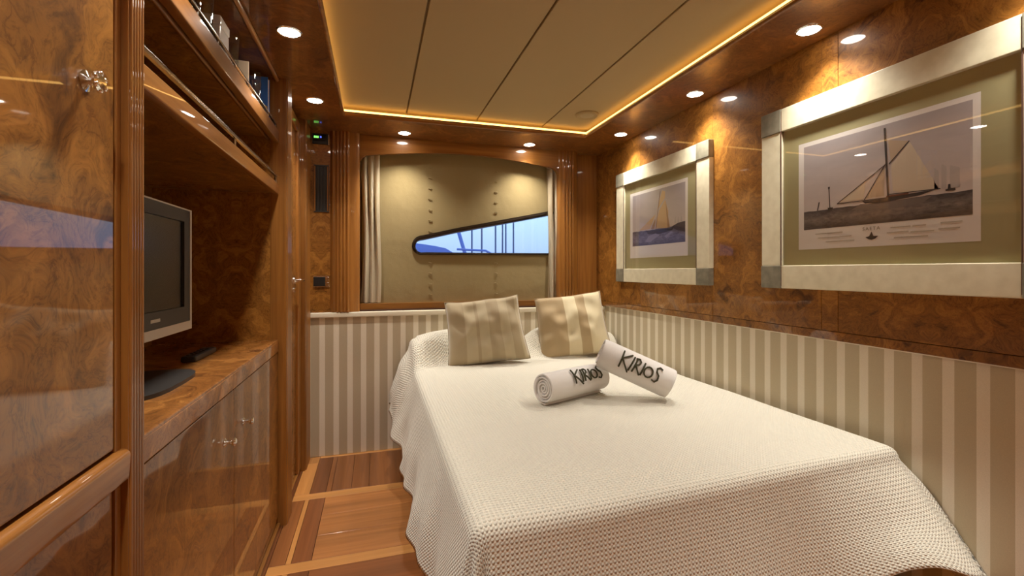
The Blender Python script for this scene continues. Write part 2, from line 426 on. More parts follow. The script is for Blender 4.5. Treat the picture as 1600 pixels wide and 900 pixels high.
def downlight(x, y, label, group=None):
    t = thing('downlight', (x, y, ZS), label, 'downlight', group)
    Mt = Matrix.Translation((x, y, ZS)) @ Matrix.Rotation(math.pi, 4, 'X')
    obj('bezel', lathe(bm_new(), [(0.032, -0.002), (0.042, -0.002), (0.043, 0.001), (0.040, 0.004), (0.036, 0.0035), (0.033, -0.001)], Mt, 28), M_chrome, t, smooth=True)
    obj('bulb', lathe(bm_new(), [(0.0335, -0.001), (0.0335, 0.002), (0.026, 0.004), (0.010, 0.005), (0.001, 0.005)], Mt, 24), M_lamp, t, smooth=True)
    ld = bpy.data.lights.new('downlight_beam', 'SPOT'); ld.energy = LAMP_W; ld.color = LAMP_COL; ld.spot_size = math.radians(112); ld.spot_blend = 1.0; ld.shadow_soft_size = 0.028
    lo = bpy.data.objects.new('downlight_beam', ld); COL.objects.link(lo); lo.parent = t; lo.location = (0, 0, -0.012)
    return t
G = 'round downlights in the soffit'
downlight(-0.288, 1.738, 'round downlight in the left soffit, nearest to the camera above the cabinet', G)
downlight(-0.284, 2.401, 'round downlight in the left soffit, near the thermostat corner', G)
downlight(0.166, 2.815, 'round downlight above the window, on the left', G)
downlight(0.969, 2.837, 'round downlight above the window, on the right', G)
downlight(1.430, 2.464, 'round downlight in the right soffit, above the small framed picture, deepest of three', G)
downlight(1.437, 1.801, 'round downlight in the right soffit, between the two framed pictures, middle of three', G)
downlight(1.432, 1.210, 'round downlight in the right soffit, above the large framed picture, nearest of three', G)
for (x, y) in ((-0.288, 1.07), (-0.288, 0.40), (1.432, 0.60), (1.432, 0.0), (1.432, -0.6), (-0.288, -0.27), (0.25, -0.72), (0.95, -0.72)):
    downlight(x, y, 'round downlight in the soffit outside the picture', 'downlights outside the picture')
# ceiling speaker
t = thing('ceiling_speaker', (1.146, 2.347, ZC), 'round cream ceiling speaker in the far right ceiling corner', 'speaker')
Mt = Matrix.Translation((1.146, 2.347, ZC)) @ Matrix.Rotation(math.pi, 4, 'X')
obj('bezel', lathe(bm_new(), [(0.046, 0), (0.066, 0), (0.066, 0.006), (0.058, 0.012), (0.048, 0.008)], Mt, 32), M_ceil, t, smooth=True)
obj('grille', lathe(bm_new(), [(0.047, 0.001), (0.047, 0.006), (0.030, 0.010), (0.001, 0.011)], Mt, 32), plain('speaker_mesh', lin(178, 160, 124), 0.6), t, smooth=True)

# ------------------------------------------------------------------ right wall
wr = struct(obj('wall_right', B(XW + 0.012, 1.66, YF - 0.05, 3.12, -0.02, 2.0), M_dark, loc=(1.6, 1, 0)), 'burr veneer wall with two framed pictures', 'wall')
ys = [2.985, 2.42, 1.80, 1.247, 1.186, 0.64, 0.58, 0.0, -0.5, YF]
for a, b_ in zip(ys[:-1], ys[1:]):
    obj('veneer_panel', B(XR, XW + 0.014, b_ + 0.0006, a - 0.0006, 0.888, ZS + 0.01, bev=0.0008, seg=1), M_burl_wall, wr, origin=(XR, (a + b_) / 2, 1.2))
for a, b_ in ((2.985, 1.80), (1.80, 0.61), (0.61, YF)):
    obj('veneer_band', B(XR, XW + 0.014, b_, a, 0.856, 0.8865, bev=0.0015, seg=1), M_burl_wall, wr, origin=(XR, (a + b_) / 2, 0.8))
o = obj('wainscot', B(XW, XW + 0.014, YF, 2.93, 0.0, 0.854, bev=0.006), M_strR, wr, origin=(0, 0, 0), smooth=True)
b = bm_new(); tube(b, [(XW + 0.004, YF, 0.852), (XW + 0.004, 2.90, 0.852)], 0.0045, 8)
obj('piping', b, M_cream, wr, smooth=True)

# ------------------------------------------------------------------ end wall
ZR0, ZR1 = 0.822, 0.852
wb = struct(obj('wall_back', B(-0.90, 1.66, YW + 0.012, 3.10, -0.02, 0.862), M_dark, loc=(0.5, 3.0, 0)), 'end wall with striped wainscot, window and pilasters', 'wall')
obj('wainscot', B(XPOST - 0.02, XW, YW, YW + 0.014, 0.0, ZR0, bev=0.002), M_strB, wb, origin=(0, 0, 0))
obj('cap_rail', B(XPOST - 0.005, XW - 0.002, YW - 0.022, YW + 0.03, ZR0, ZR1, bev=0.006), M_cream, wb, smooth=True)
obj('veneer_panel', B(XL - 0.3, -0.255, YW, 3.1, ZR1, ZS + 0.01, bev=0.001), M_burl_x, wb, origin=(-0.31, YW, 1.3))
obj('veneer_panel', B(1.33, XR + 0.02, 2.985, 3.1, ZR1, ZS + 0.01, bev=0.001), M_wood_z, wb, origin=(1.45, 3, 1.3))
obj('hull_lining', B(-0.30, 1.40, 3.075, 3.1, 0.86, 1.19), M_dark, wb)
obj('hull_lining', B(-0.30, 1.40, 3.075, 3.1, 1.53, 2.0), M_dark, wb)
obj('hull_lining', B(-0.30, 0.20, 3.075, 3.1, 1.19, 1.53), M_dark, wb)
obj('hull_lining', B(1.22, 1.40, 3.075, 3.1, 1.19, 1.53), M_dark, wb)
def reed_profile(x0, x1, yb, yf, reeds, r, bulge=0.0):
    """plan of a pilaster standing against y=yb with its face at yf; convex reeds along the face"""
    pts = [(x1, yb), (x0, yb)]
    n = 64; wdt = x1 - x0
    for i in range(n + 1):
        u = i / n; x = x0 + wdt * u
        y = yf + (yb - yf) * 0.0 - bulge * math.sqrt(max(0.0, 1 - (2 * u - 1) ** 2))
        for (c, rr) in reeds:
            d = abs(u * wdt - c)
            if d < rr: y -= math.sqrt(rr * rr - d * d) * 0.8
        pts.append((x, y))
    return pts
def pilaster(x0, x1, parent, reeds, bulge, yf):
    pts = reed_profile(x0, x1, 3.06, yf, reeds, 0, bulge)
    obj('pilaster', prism(bm_new(), pts, 'z', ZR1 + 0.002, ZS + 0.005), M_wood_z, parent, smooth=True, angle=50, origin=((x0 + x1) / 2, yf, 1.3))
pilaster(-0.262, -0.092, wb, [(0.018, 0.009), (0.045, 0.008), (0.064, 0.008), (0.083, 0.008), (0.103, 0.008)], 0.028, 2.912)
pilaster(1.212, 1.360, wb, [(0.035, 0.009), (0.057, 0.009), (0.079, 0.009), (0.101, 0.009)], 0.028, 2.935)
# arched valance
poly = [(-0.094, ZS + 0.005), (-0.094, 1.735)]
for i in range(1, 9):
    a = math.pi / 2 * i / 8; poly.append((-0.094 + 0.055 * (1 - math.cos(a)) , 1.735 + 0.075 * math.sin(a)))
for i in range(1, 24):
    u = i / 24; poly.append((-0.039 + 1.196 * u, 1.810 + 0.048 * math.sin(math.pi * u)))
for i in range(0, 9):
    a = math.pi / 2 * i / 8; poly.append((1.157 + 0.055 * math.sin(a), 1.735 + 0.075 * math.cos(a)))
poly += [(1.213, ZS + 0.005)]
obj('valance', prism(bm_new(), poly, 'y', 2.925, 2.95), M_wood_x, wb, origin=(0.5, 2.93, 1.85))
obj('window_sill', B(-0.12, 1.36, 2.925, 3.08, 0.855, 0.899, bev=0.004), M_wood_x, wb, smooth=True)

# fixed panel controls left of the window
t = thing('thermostat', (-0.311, YW, 1.842), 'small black thermostat display with green and blue digits under the soffit', 'thermostat')
obj('housing', B(-0.356, -0.268, YW - 0.016, YW, 1.846, 1.908, bev=0.003), M_black, t, smooth=True)
obj('display', B(-0.350, -0.280, YW - 0.0175, YW - 0.0155, 1.862, 1.902), plain('lcd_dark', (0.004, 0.006, 0.012, 1), 0.15), t)
gm = plain('lcd_green', (0.1, 0.5, 0.1, 1), 0.5, emit=(0.25, 1.0, 0.16, 1), estr=1.3); bm_ = plain('lcd_blue', (0.1, 0.1, 0.6, 1), 0.5, emit=(0.10, 0.18, 1.0, 1), estr=0.9)
for k in range(3): obj('green_digit', B(-0.346 + k * 0.009, -0.3395 + k * 0.009, YW - 0.0182, YW - 0.0174, 1.880, 1.892), gm, t)
obj('blue_indicator', B(-0.314, -0.305, YW - 0.0182, YW - 0.0174, 1.882, 1.892), bm_, t)
obj('chrome_edge', B(-0.268, -0.263, YW - 0.014, YW, 1.846, 1.905, bev=0.001), M_chrome, t)
t = thing('air_vent', (-0.307, YW, 1.446), 'tall black slotted air vent below the thermostat', 'vent')
obj('backing', B(-0.349, -0.265, YW - 0.002, YW, 1.446, 1.724), M_black, t)
for k in range(5): obj('slat', B(-0.347 + k * 0.0178, -0.3395 + k * 0.0178, YW - 0.012, YW - 0.001, 1.452, 1.718, bev=0.002), M_wood_z if k in (0, 4) else M_charc, t)
for z in (1.446, 1.7185): obj('end_bar', B(-0.349, -0.265, YW - 0.009, YW, z, z + 0.0065, bev=0.001), M_charc, t)
t = thing('wall_switch', (-0.307, YW, 0.997), 'black wall switch with chrome frame beside the left pilaster', 'switch')
obj('plate', B(-0.354, -0.262, YW - 0.008, YW, 1.003, 1.070, bev=0.003), M_chrome, t, smooth=True)
obj('rocker', B(-0.350, -0.286, YW - 0.013, YW - 0.006, 1.008, 1.064, bev=0.003), M_black, t, smooth=True)
for z in (1.020, 1.052): obj('key', B(-0.283, -0.265, YW - 0.012, YW - 0.006, z - 0.010, z + 0.010, bev=0.003), M_chrome, t, smooth=True)

# ------------------------------------------------------------------ window, blind, curtains
YBL = 3.0
def hole(off):
    """outline of the wedge-shaped port, grown by off (metres)"""
    P_ = [(1.30, 1.515 + off), (1.167, 1.488 + off)]
    P_ += [(0.504, 1.350 + off), (0.300, 1.301 + off)]
    for i in range(9):
        a = math.radians(100 + 22.5 * i * 0.9); o2 = off * (1.0 - 0.5 * i / 8); P_.append((0.286 + (0.040 + o2) * math.cos(a), 1.258 + (0.040 + o2) * math.sin(a)))
    P_ += [(0.320, 1.220 - off * 0.5), (1.30, 1.224 - off * 0.5)]
    return P_
wi = empty_struct('window_1', (0.55, 3.05, 0.9), 'wedge-shaped hull window looking out to masts at dusk', 'window')
inn, outl = hole(0.0), hole(0.030)
b = bm_new(); n = len(inn)
rings = []
for yy, lp in ((3.07, inn), (YBL - 0.012, inn), (YBL - 0.018, hole(0.012)), (YBL - 0.012, outl), (YBL + 0.004, outl)):
    rings.append([b.verts.new((p[0], yy, p[1])) for p in lp])
for r0, r1 in zip(rings[:-1], rings[1:]):
    for i in range(n - 1): b.faces.new((r0[i], r0[i + 1], r1[i + 1], r1[i]))
obj('port_frame', b, plain('bronze_frame', (0.055, 0.04, 0.03, 1), 0.16, 0.7), wi, smooth=True, angle=60)
obj('glass_pane', B(0.18, 1.26, 3.068, 3.074, 1.17, 1.55), M_glass, wi)
# blind with the port left open
loop = [(-0.085, 0.899), (1.26, 0.899)] + [(1.26, 1.2165)] + [p for p in reversed(hole(0.015)) if p[0] < 1.26] + [(1.26, 1.522), (1.26, 1.90), (-0.085, 1.90)]
b = bm_new(); fc = b.faces.new([b.verts.new((p[0], YBL, p[1])) for p in loop])
b.normal_update(); bmesh.ops.triangulate(b, faces=b.faces[:], ngon_method='EAR_CLIP')
b.normal_update()
bmesh.ops.solidify(b, geom=b.faces[:], thickness=0.004)
bl = tag(obj('roman_blind', b, M_blind, loc=(0.55, YBL, 0.9)), 'flat beige fabric blind filling the window behind the curtains', 'blind')
for cx_ in (0.340, 0.785):
    for k in range(13):
        z = 0.945 + k * 0.069
        if 1.19 < z < 1.335 + (0.10 if cx_ > 0.5 else 0.0): continue
        bb = bm_new(); tube(bb, [(cx_ - 0.011, YBL - 0.003, z), (cx_ - 0.004, YBL - 0.006, z + 0.002), (cx_ + 0.005, YBL - 0.006, z - 0.002), (cx_ + 0.011, YBL - 0.003, z)], 0.0028, 6)
        obj('stitch', bb, M_blind, bl, smooth=True)
def curtain(x0, x1, yc, z0, z1, folds, label, pinch):
    nu, nv = folds * 12, 24
    b = bm_new()
    def f(u, v):
        z = z0 + (z1 - z0) * v
        wv = 1.0 - pinch * math.sin(math.pi * min(1, (1 - v) * 1.05)) ** 2 * 0.35
        xc = (x0 + x1) / 2 + (0.006 * math.sin(v * 5))
        x = xc + (u - 0.5) * (x1 - x0) * wv + 0.004 * math.sin(u * folds * 6.28 + v * 3)
        y = yc + 0.019 * math.sin(u * folds * 2 * math.pi + 0.8 * math.sin(v * 3)) * (0.7 + 0.3 * math.sin(v * 7 + u * 5))
        return Vector((x, y, z))
    grid(b, f, nu, nv)
    bmesh.ops.solidify(b, geom=b.faces[:], thickness=0.002)
    return tag(obj('curtain', b, M_curtain, loc=((x0 + x1) / 2, yc, z0), smooth=True, angle=80), label, 'curtain', 'narrow window curtains')
curtain(-0.088, 0.030, 2.968, 0.902, 1.845, 3, 'narrow cream curtain drawn to the left of the window', 0.5)
curtain(1.150, 1.232, 2.968, 0.902, 1.840, 2, 'narrow cream curtain drawn to the right of the window', -0.1)

# ------------------------------------------------------------------ what lies outside
M_sea = plain('sea_water', (0.03, 0.06, 0.16, 1), 0.15)
struct(obj('water', B(-120, 160, 3.6, 260, -1.6, -1.4), M_sea, loc=(0, 60, -1.4)), 'calm harbour water outside', 'water')
M_hull = plain('boat_gelcoat', (0.30, 0.34, 0.52, 1), 0.35); M_can = plain('boat_canvas', (0.22, 0.30, 0.66, 1), 0.8); M_mast = plain('mast_alloy', (0.16, 0.20, 0.34, 1), 0.5)
t = thing('motor_yacht', (0.0, 9.9, -1.4), 'neighbouring motor yacht with domed blue canopy seen through the port', 'boat')
b = bm_new(); prism(b, [(-11.2, -1.35), (-11.5, 1.30), (-11.2, 1.42), (1.95, 1.42), (2.25, 1.34), (2.05, -1.35)], 'y', 8.4, 11.4)  # left run lengthened out of view, so reflections show hull and not sky
obj('hull', b, M_hull, t)
pts = [(-2.2 + 3.65 * i / 20, 1.42 + 0.24 * math.sin(math.pi * i / 20) ** 0.45) for i in range(21)]
obj('canopy', prism(bm_new(), pts, 'y', 8.6, 11.0), M_can, t, smooth=True)
obj('unseen_deckhouse', prism(bm_new(), [(-10.0, 1.42), (-9.0, 3.4), (-3.2, 3.4), (-1.6, 1.42)], 'y', 8.7, 11.0), M_hull, t)  # added out of view to block bright sky from the right wall's reflection
b = bm_new(); tube(b, [(1.66, 8.7, 1.42), (1.50, 8.7, 1.95)], 0.035, 8); tube(b, [(1.50, 8.7, 1.95), (1.3, 8.7, 2.3)], 0.035, 8)
obj('radar_arch', b, M_can, t, smooth=True)
b = bm_new(); tube(b, [(1.45, 8.42, 1.50), (2.0, 8.42, 1.48), (2.2, 8.42, 1.38)], 0.02, 6); obj('guard_rail', b, M_can, t)
for k, (rt_, yy, hh, ord_) in enumerate(((0.206, 20, 9, 'leftmost'), (0.2285, 24, 12, 'second from the left'), (0.2606, 28, 12, 'third from the left'), (0.277, 32, 10, 'third from the right'), (0.2847, 36, 13, 'second from the right'), (0.303, 40, 14, 'rightmost'))):
    x = rt_ * yy
    t = thing('sailing_yacht', (x, yy, -1.4), 'moored sailing yacht seen as a mast through the port, ' + ord_ + ' mast', 'boat', 'moored sailing yachts')
    b = bm_new(); tube(b, [(x, yy, -1.0), (x, yy, hh)], 0.07, 8, radii=[0.0022 * yy, 0.0013 * yy]); obj('mast', b, M_mast, t)
    b = bm_new(); prism(b, [(x - 1.6, -1.4), (x - 2.0, -0.5), (x + 2.0, -0.55), (x + 1.7, -1.4)], 'y', yy - 0.9, yy + 0.9); obj('hull', b, M_hull, t)
b = bm_new()
def hillf(u, v):
    x = 10 + 120 * u; y = 170 + 60 * v
    return Vector((x, y, -1.5 + (9.0 * math.sin(math.pi * min(1, u * 1.15)) ** 1.3 + 1.6 * math.sin(u * 17) * math.sin(math.pi * u)) * math.sin(math.pi * v)))
grid(b, hillf, 48, 10)
struct(obj('hills', b, plain('far_hills', (0.12, 0.17, 0.40, 1), 1.0), loc=(60, 200, -1.5), smooth=True), 'low hills across the harbour', 'hills')

# ------------------------------------------------------------------ bulkhead behind the camera, left hull wall
wf = struct(obj('wall_front', B(-1.0, 1.70, YF - 0.05, YF, -0.02, 2.0), M_burl_x, loc=(0.4, YF, 0)), 'veneered bulkhead behind the camera', 'wall')
wl = struct(obj('wall_left', B(-1.0, -0.90, YF - 0.05, 3.1, -0.02, 2.0), M_dark, loc=(-0.95, 1, 0)), 'hull side behind the fitted cabinets', 'wall')
obj('veneer_panel', B(-0.90, XL, YF, -0.20, 0.0, ZS), M_burl, wl, origin=(-0.5, -0.6, 0.9))

# ------------------------------------------------------------------ left side : reeded posts
def reed_post(parent, y0, y1, n, x_face=XPOST, xb=XL - 0.03, margin=0.004, z0=0.0, z1=ZS):
    pts = [(xb, y0), (xb, y1)]
    wdt = (y1 - y0) - 2 * margin; r = wdt / n / 2
    pts.append((x_face - r * 0.7, y1)); pts.append((x_face - r * 0.7, y1 - margin))
    for k in range(n):
        c = y1 - margin - r * (2 * k + 1)
        for i in range(0 if k == 0 else 1, 9):
            a = math.pi * i / 8; pts.append((x_face - r * 0.7 + r * 0.7 * math.sin(a), c + r * math.cos(a)))
    pts.append((x_face - r * 0.7, y0))
    return obj('reeded_post', prism(bm_new(), pts, 'z', z0, z1), M_wood_z, parent, smooth=True, angle=50, origin=(x_face, (y0 + y1) / 2, 0.9))

def knob(parent, y, z, s=1.0, facets=10, x=XL):
    Mt = frame_from_axis((x, y, z), (1, 0, 0))
    pr = [(0.013 * s, 0), (0.0135 * s, 0.002), (0.010 * s, 0.004), (0.0055 * s, 0.007), (0.0045 * s, 0.014), (0.006 * s, 0.018), (0.0115 * s, 0.023), (0.0125 * s, 0.028), (0.010 * s, 0.032), (0.004 * s, 0.034), (0.0005, 0.034)]
    return obj('knob', lathe(bm_new(), [(r, h_ * s) for r, h_ in pr], Mt, facets * 2), M_chrome, parent, smooth=True, angle=30)

# wardrobe (nearest, left edge)
wd = thing('wardrobe', (-0.62, 0.35, 0), 'tall burr veneer wardrobe with one chrome knob, cut by the left picture edge', 'wardrobe')
obj('carcass', B(-0.88, XL - 0.024, -0.20, 0.955, 0.0, ZS), M_dark, wd)
dr = obj('upper_door', B(XL - 0.022, XL, -0.18, 0.884, 0.812, 1.918, bev=0.003), M_burl, wd, origin=(XL, 0.3, 1.35), smooth=True)
Mk = frame_from_axis((XL, 0.806, 1.374), (1, 0, 0))
kn = obj('knob', lathe(bm_new(), [(0.015, 0), (0.0155, 0.002), (0.011, 0.0035), (0.0055, 0.006), (0.005, 0.010), (0.0075, 0.012), (0.0145, 0.015), (0.015, 0.0185), (0.011, 0.0215), (0.0005, 0.022)], Mk, 12), M_chrome, dr, smooth=True, angle=25)
for k in range(6):
    a = 2 * math.pi * k / 6; bb = bm_new()
    c = Mk @ Vector((0.0120 * math.cos(a), 0.0120 * math.sin(a), 0.0185)); bmesh.ops.create_icosphere(bb, subdivisions=2, radius=0.0045, matrix=Matrix.Translation(c))
    obj('bead', bb, M_chrome, dr, smooth=True)
obj('stile', B(XL - 0.022, XL + 0.001, 0.886, 0.903, 0.0, ZS, bev=0.001), M_wood_z, wd, origin=(XL, 0.89, 0.9))
pr = [(XL - 0.02, 0.754), (XL + 0.008, 0.754), (XL + 0.012, 0.758)]
for i in range(7):
    a = math.pi / 2 * i / 6; pr.append((XL + 0.003 + 0.011 * math.cos(a), 0.796 + 0.011 * math.sin(a)))
pr.append((XL - 0.02, 0.807))
b = bm_new(); prism(b, [(p[0], p[1]) for p in pr], 'y', -0.20, 0.903); obj('middle_rail', b, M_wood_y, wd, smooth=True, angle=35, origin=(XL, 0.3, 0.79))
obj('lower_door', B(XL - 0.022, XL - 0.002, -0.18, 0.884, 0.06, 0.750, bev=0.003), M_burl, wd, origin=(XL, 0.25, 0.35), smooth=True)
obj('plinth', B(XL - 0.03, XL + 0.004, -0.20, 0.903, 0.0, 0.055, bev=0.002), M_wood_y, wd)
reed_post(wd, 0.903, 0.957, 5, x_face=-0.389)

# television cabinet
Y0, Y1 = 0.958, 2.165
tv = thing('television_cabinet', (-0.62, 1.52, 0), 'fitted burr veneer cabinet with open television niche and railed shelves', 'cabinet')
obj('carcass', B(-0.86, XL - 0.024, Y0, Y1, 0.0, 0.764), M_dark, tv)
obj('niche_back', B(-0.88, -0.86, Y0, Y1, 0.0, ZS), M_burl_wall, tv, origin=(-0.86, 1.52, 1.1))
obj('niche_side', B(-0.86, XL - 0.0305, Y1, Y1 + 0.02, 0.79, ZS), M_burl_x, tv, origin=(-0.56, Y1, 1.03))
obj('niche_side', B(-0.86, XL - 0.01, Y0 - 0.001, Y0 + 0.004, 0.79, ZS), M_burl_x, tv, origin=(-0.63, Y0, 1.1))
obj('countertop', B(-0.86, XL + 0.002, Y0, Y1, 0.766, 0.804, bev=0.004), M_burl_top, tv, smooth=True, origin=(-0.6, 1.5, 0.8))
obj('counter_edge', B(XL - 0.02, XL + 0.003, Y0, Y1, 0.752, 0.797, bev=0.002), M_burl_top, tv, smooth=True, origin=(XL, 1.5, 0.78))
for (ya, yb, yk) in ((Y0 + 0.002, 1.530, 1.440), (1.532, Y1 - 0.002, 1.627)):
    d_ = obj('door', B(XL - 0.022, XL, ya, yb, 0.040, 0.748, bev=0.003), M_burl, tv, smooth=True, origin=(XL, (ya + yb) / 2, 0.4))
    knob(d_, yk, 0.622, 0.92)
obj('plinth', B(XL - 0.03, XL + 0.010, Y0, Y1, 0.0, 0.016, bev=0.004), M_wood_y, tv, smooth=True)
obj('plinth_face', B(XL - 0.03, XL - 0.004, Y0, Y1, 0.016, 0.038), M_wood_y, tv)
# lower railed shelf
obj('shelf', B(-0.86, XL - 0.002, Y0 + 0.004, Y1, 1.432, 1.458), M_burl, tv, origin=(-0.6, 1.5, 1.44))
obj('shelf_fascia', B(XL - 0.02, XL + 0.004, Y0, Y1, 1.428, 1.474, bev=0.004), M_wood_y, tv, smooth=True, origin=(XL, 1.5, 1.45))
def fiddle(z0, zr, th, mat, n):
    b = box(bm_new(), XL - 0.012, XL - 0.012 + th, Y0 + 0.004, Y1 - 0.004, zr - th, zr, bev=0.0025)
    r_ = obj('fiddle_rail', b, mat, tv, smooth=True)
    for k in range(n):
        y = Y0 + 0.010 + (Y1 - Y0 - 0.02) * k / (n - 1)
        bb = bm_new(); tube(bb, [(XL - 0.012 + th / 2, y, z0), (XL - 0.012 + th / 2, y, zr - th / 2)], 0.004, 8)
        obj('rail_post', bb, mat, r_, smooth=True)
fiddle(1.472, 1.512, 0.011, M_steel, 3)
# upper railed shelf
obj('shelf', B(-0.86, XL - 0.004, Y0 + 0.004, Y1, 1.672, 1.698), M_burl, tv, origin=(-0.6, 1.5, 1.68))
obj('shelf_fascia', B(XL - 0.022, XL + 0.004, Y0, Y1, 1.650, 1.703, bev=0.004), M_wood_y, tv, smooth=True, origin=(XL, 1.5, 1.68))
bb = bm_new(); tube(bb, [(XL - 0.042, Y0 + 0.004, 1.668), (XL - 0.042, Y1, 1.668)], 0.008, 10); obj('shelf_bead', bb, M_wood_y, tv, smooth=True)
fiddle(1.702, 1.733, 0.009, M_steel, 9)
bb = bm_new(); tube(bb, [(XL - 0.004, Y0, ZS - 0.008), (XL - 0.004, Y1, ZS - 0.008)], 0.010, 10); obj('cornice_bead', bb, M_wood_y, tv, smooth=True)
reed_post(tv, Y1, 2.285, 6, margin=0.01)

# narrow door in the left wall and the last post
d1 = empty_struct('door_1', (XL, 2.5, 0), 'narrow veneered door with chrome lever beyond the cabinet', 'door')
obj('door_leaf', B(XL - 0.035, XL - 0.004, 2.286, 2.720, 0.018, ZS - 0.03, bev=0.002), M_burl, d1, origin=(XL, 2.5, 0.7), smooth=True)
obj('door_stile', B(XL - 0.006, XL + 0.010, 2.640, 2.720, 0.018, ZS - 0.03, bev=0.004), M_wood_z, d1, smooth=True, origin=(XL, 2.68, 0.9))
obj('threshold', B(XL - 0.03, XL + 0.006, 2.286, 2.720, 0.0, 0.016, bev=0.003), M_wood_y, d1)
obj('head_rail', B(XL - 0.006, XL + 0.010, 2.286, 2.640, ZS - 0.09, ZS - 0.03, bev=0.004), M_wood_y, d1, smooth=True)
b = bm_new(); lathe(b, [(0.020, 0), (0.020, 0.004), (0.012, 0.007), (0.009, 0.010), (0.009, 0.040)], frame_from_axis((XL - 0.004, 2.600, 1.048), (1, 0, 0)), 18)
tube(b, [(XL + 0.036, 2.604, 1.048), (XL + 0.042, 2.570, 1.050), (XL + 0.043, 2.52, 1.048), (XL + 0.040, 2.475, 1.042)], 0.007, 10, radii=[0.009, 0.008, 0.007, 0.006])
obj('lever_handle', b, M_chrome, d1, smooth=True)
b = bm_new(); lathe(b, [(0.013, 0), (0.013, 0.004), (0.006, 0.006)], frame_from_axis((XL - 0.004, 2.600, 1.000), (1, 0, 0)), 16); obj('escutcheon', b, M_chrome, d1, smooth=True)
t2 = empty_struct('trim_2', (XL, 2.81, 0), 'reeded corner post where the door meets the end wall', 'post')
reed_post(t2, 2.720, YW - 0.001, 8, margin=0.012, z1=ZS)
obj('lining', B(-0.90, XL - 0.036, 2.166, 3.1, 0.0, ZS), M_dark, t2)

# ------------------------------------------------------------------ television and things on the counter
ZT = 0.804
tvx, ta, tb, tz0, tz1 = -0.560, 1.085, 1.672, 0.918, 1.290
t = thing('television', (tvx - 0.03, 1.378, ZT), 'flat screen television with charcoal bezel and silver surround in the niche', 'television')
obj('back_shell', B(tvx - 0.075, tvx - 0.012, ta + 0.02, tb - 0.02, tz0 + 0.02, tz1 - 0.02, bev=0.02, seg=3), M_charc, t, smooth=True)
def ring(b, y0, y1, z0, z1, wl_, wr_, wb_, wt_, xa, xb):
    O = [(y0, z0), (y1, z0), (y1, z1), (y0, z1)]; I = [(y0 + wl_, z0 + wb_), (y1 - wr_, z0 + wb_), (y1 - wr_, z1 - wt_), (y0 + wl_, z1 - wt_)]
    vo = [[b.verts.new((x, p[0], p[1])) for p in O] for x in (xa, xb)]; vi = [[b.verts.new((x, p[0], p[1])) for p in I] for x in (xa, xb)]
    for i in range(4):
        j = (i + 1) % 4
        b.faces.new((vo[1][i], vo[1][j], vi[1][j], vi[1][i])); b.faces.new((vo[0][i], vo[0][j], vi[0][j], vi[0][i]))
        b.faces.new((vo[0][i], vo[0][j], vo[1][j], vo[1][i])); b.faces.new((vi[0][i], vi[0][j], vi[1][j], vi[1][i]))
    return b
b = ring(bm_new(), ta, tb, tz0, tz1, 0.012, 0.012, 0.026, 0.004, tvx - 0.02, tvx + 0.002); obj('silver_surround', b, M_silver, t)
b = ring(bm_new(), ta + 0.012, tb - 0.012, tz0 + 0.026, tz1 - 0.004, 0.038, 0.040, 0.046, 0.036, tvx - 0.015, tvx); obj('bezel', b, M_charc, t)
obj('screen', B(tvx - 0.012, tvx - 0.006, ta + 0.045, tb - 0.045, tz0 + 0.07, tz1 - 0.036), M_screen, t)
obj('badge', B(tvx - 0.001, tvx + 0.0012, 1.40, 1.455, tz0 + 0.044, tz0 + 0.053, bev=0.0008), plain('badge_grey', (0.45, 0.43, 0.40, 1), 0.4), t)
obj('neck', B(tvx - 0.055, tvx - 0.025, 1.33, 1.43, ZT + 0.012, tz0 + 0.03, bev=0.006), M_charc, t, smooth=True)
b = bm_new(); poly = []
for i in range(28):
    a = 2 * math.pi * i / 28; cx_, sx_ = math.cos(a), math.sin(a)
    poly.append((tvx - 0.02 + 0.10 * math.copysign(abs(cx_) ** 0.6, cx_), 1.378 + 0.17 * math.copysign(abs(sx_) ** 0.6, sx_)))
prism(b, poly, 'z', ZT, ZT + 0.010)
obj('foot', b, M_charc, t, smooth=True, angle=30)
b = bm_new(); box(b, -0.600, -0.555, 1.70, 1.90, ZT, ZT + 0.020, bev=0.006)
rc = thing('remote_control', (-0.58, 1.80, ZT), 'black remote control lying on the counter beside the television foot', 'remote control')
obj('body', b, M_charc, rc, smooth=True)
for k in range(5):
    for q in range(2): obj('button', B(-0.590 + q * 0.016, -0.581 + q * 0.016, 1.72 + k * 0.03, 1.735 + k * 0.03, ZT + 0.0195, ZT + 0.022), M_black, rc)

# glasses and small things on the upper shelf
ZU = 1.698
def tumbler(x, y, r, hgt, label):
    Mt = Matrix.Translation((x, y, ZU))
    pr_ = [(0.001, 0.0), (r * 0.72, 0.0), (r * 0.78, 0.006), (r, hgt), (r - 0.0022, hgt), (r * 0.76 - 0.002, 0.012), (0.001, 0.010)]
    tag(obj('glass_tumbler', lathe(bm_new(), pr_, Mt, 20), M_crystal, loc=(x, y, ZU), smooth=True, angle=35), label, 'glass', 'glasses on the top shelf')
tumbler(-0.462, 1.300, 0.034, 0.150, 'tall clear glass on the top shelf, nearest the camera')
tumbler(-0.462, 1.440, 0.034, 0.150, 'tall clear glass on the top shelf, in front of the white box')
tumbler(-0.462, 1.700, 0.030, 0.165, 'tall clear glass on the top shelf, between white box and cream card')
tumbler(-0.455, 1.985, 0.026, 0.170, 'slim clear glass on the top shelf, beside the blue book')
tumbler(-0.468, 2.050, 0.026, 0.160, 'slim clear glass on the top shelf, closest to the blue book')
wbx = thing('white_box', (-0.47, 1.575, ZU), 'small glossy white box on the top shelf between the glasses', 'box')
obj('body', B(-0.500, -0.440, 1.535, 1.620, ZU, ZU + 0.130, bev=0.004), plain('white_gloss', (0.8, 0.8, 0.8, 1), 0.15), wbx, smooth=True)
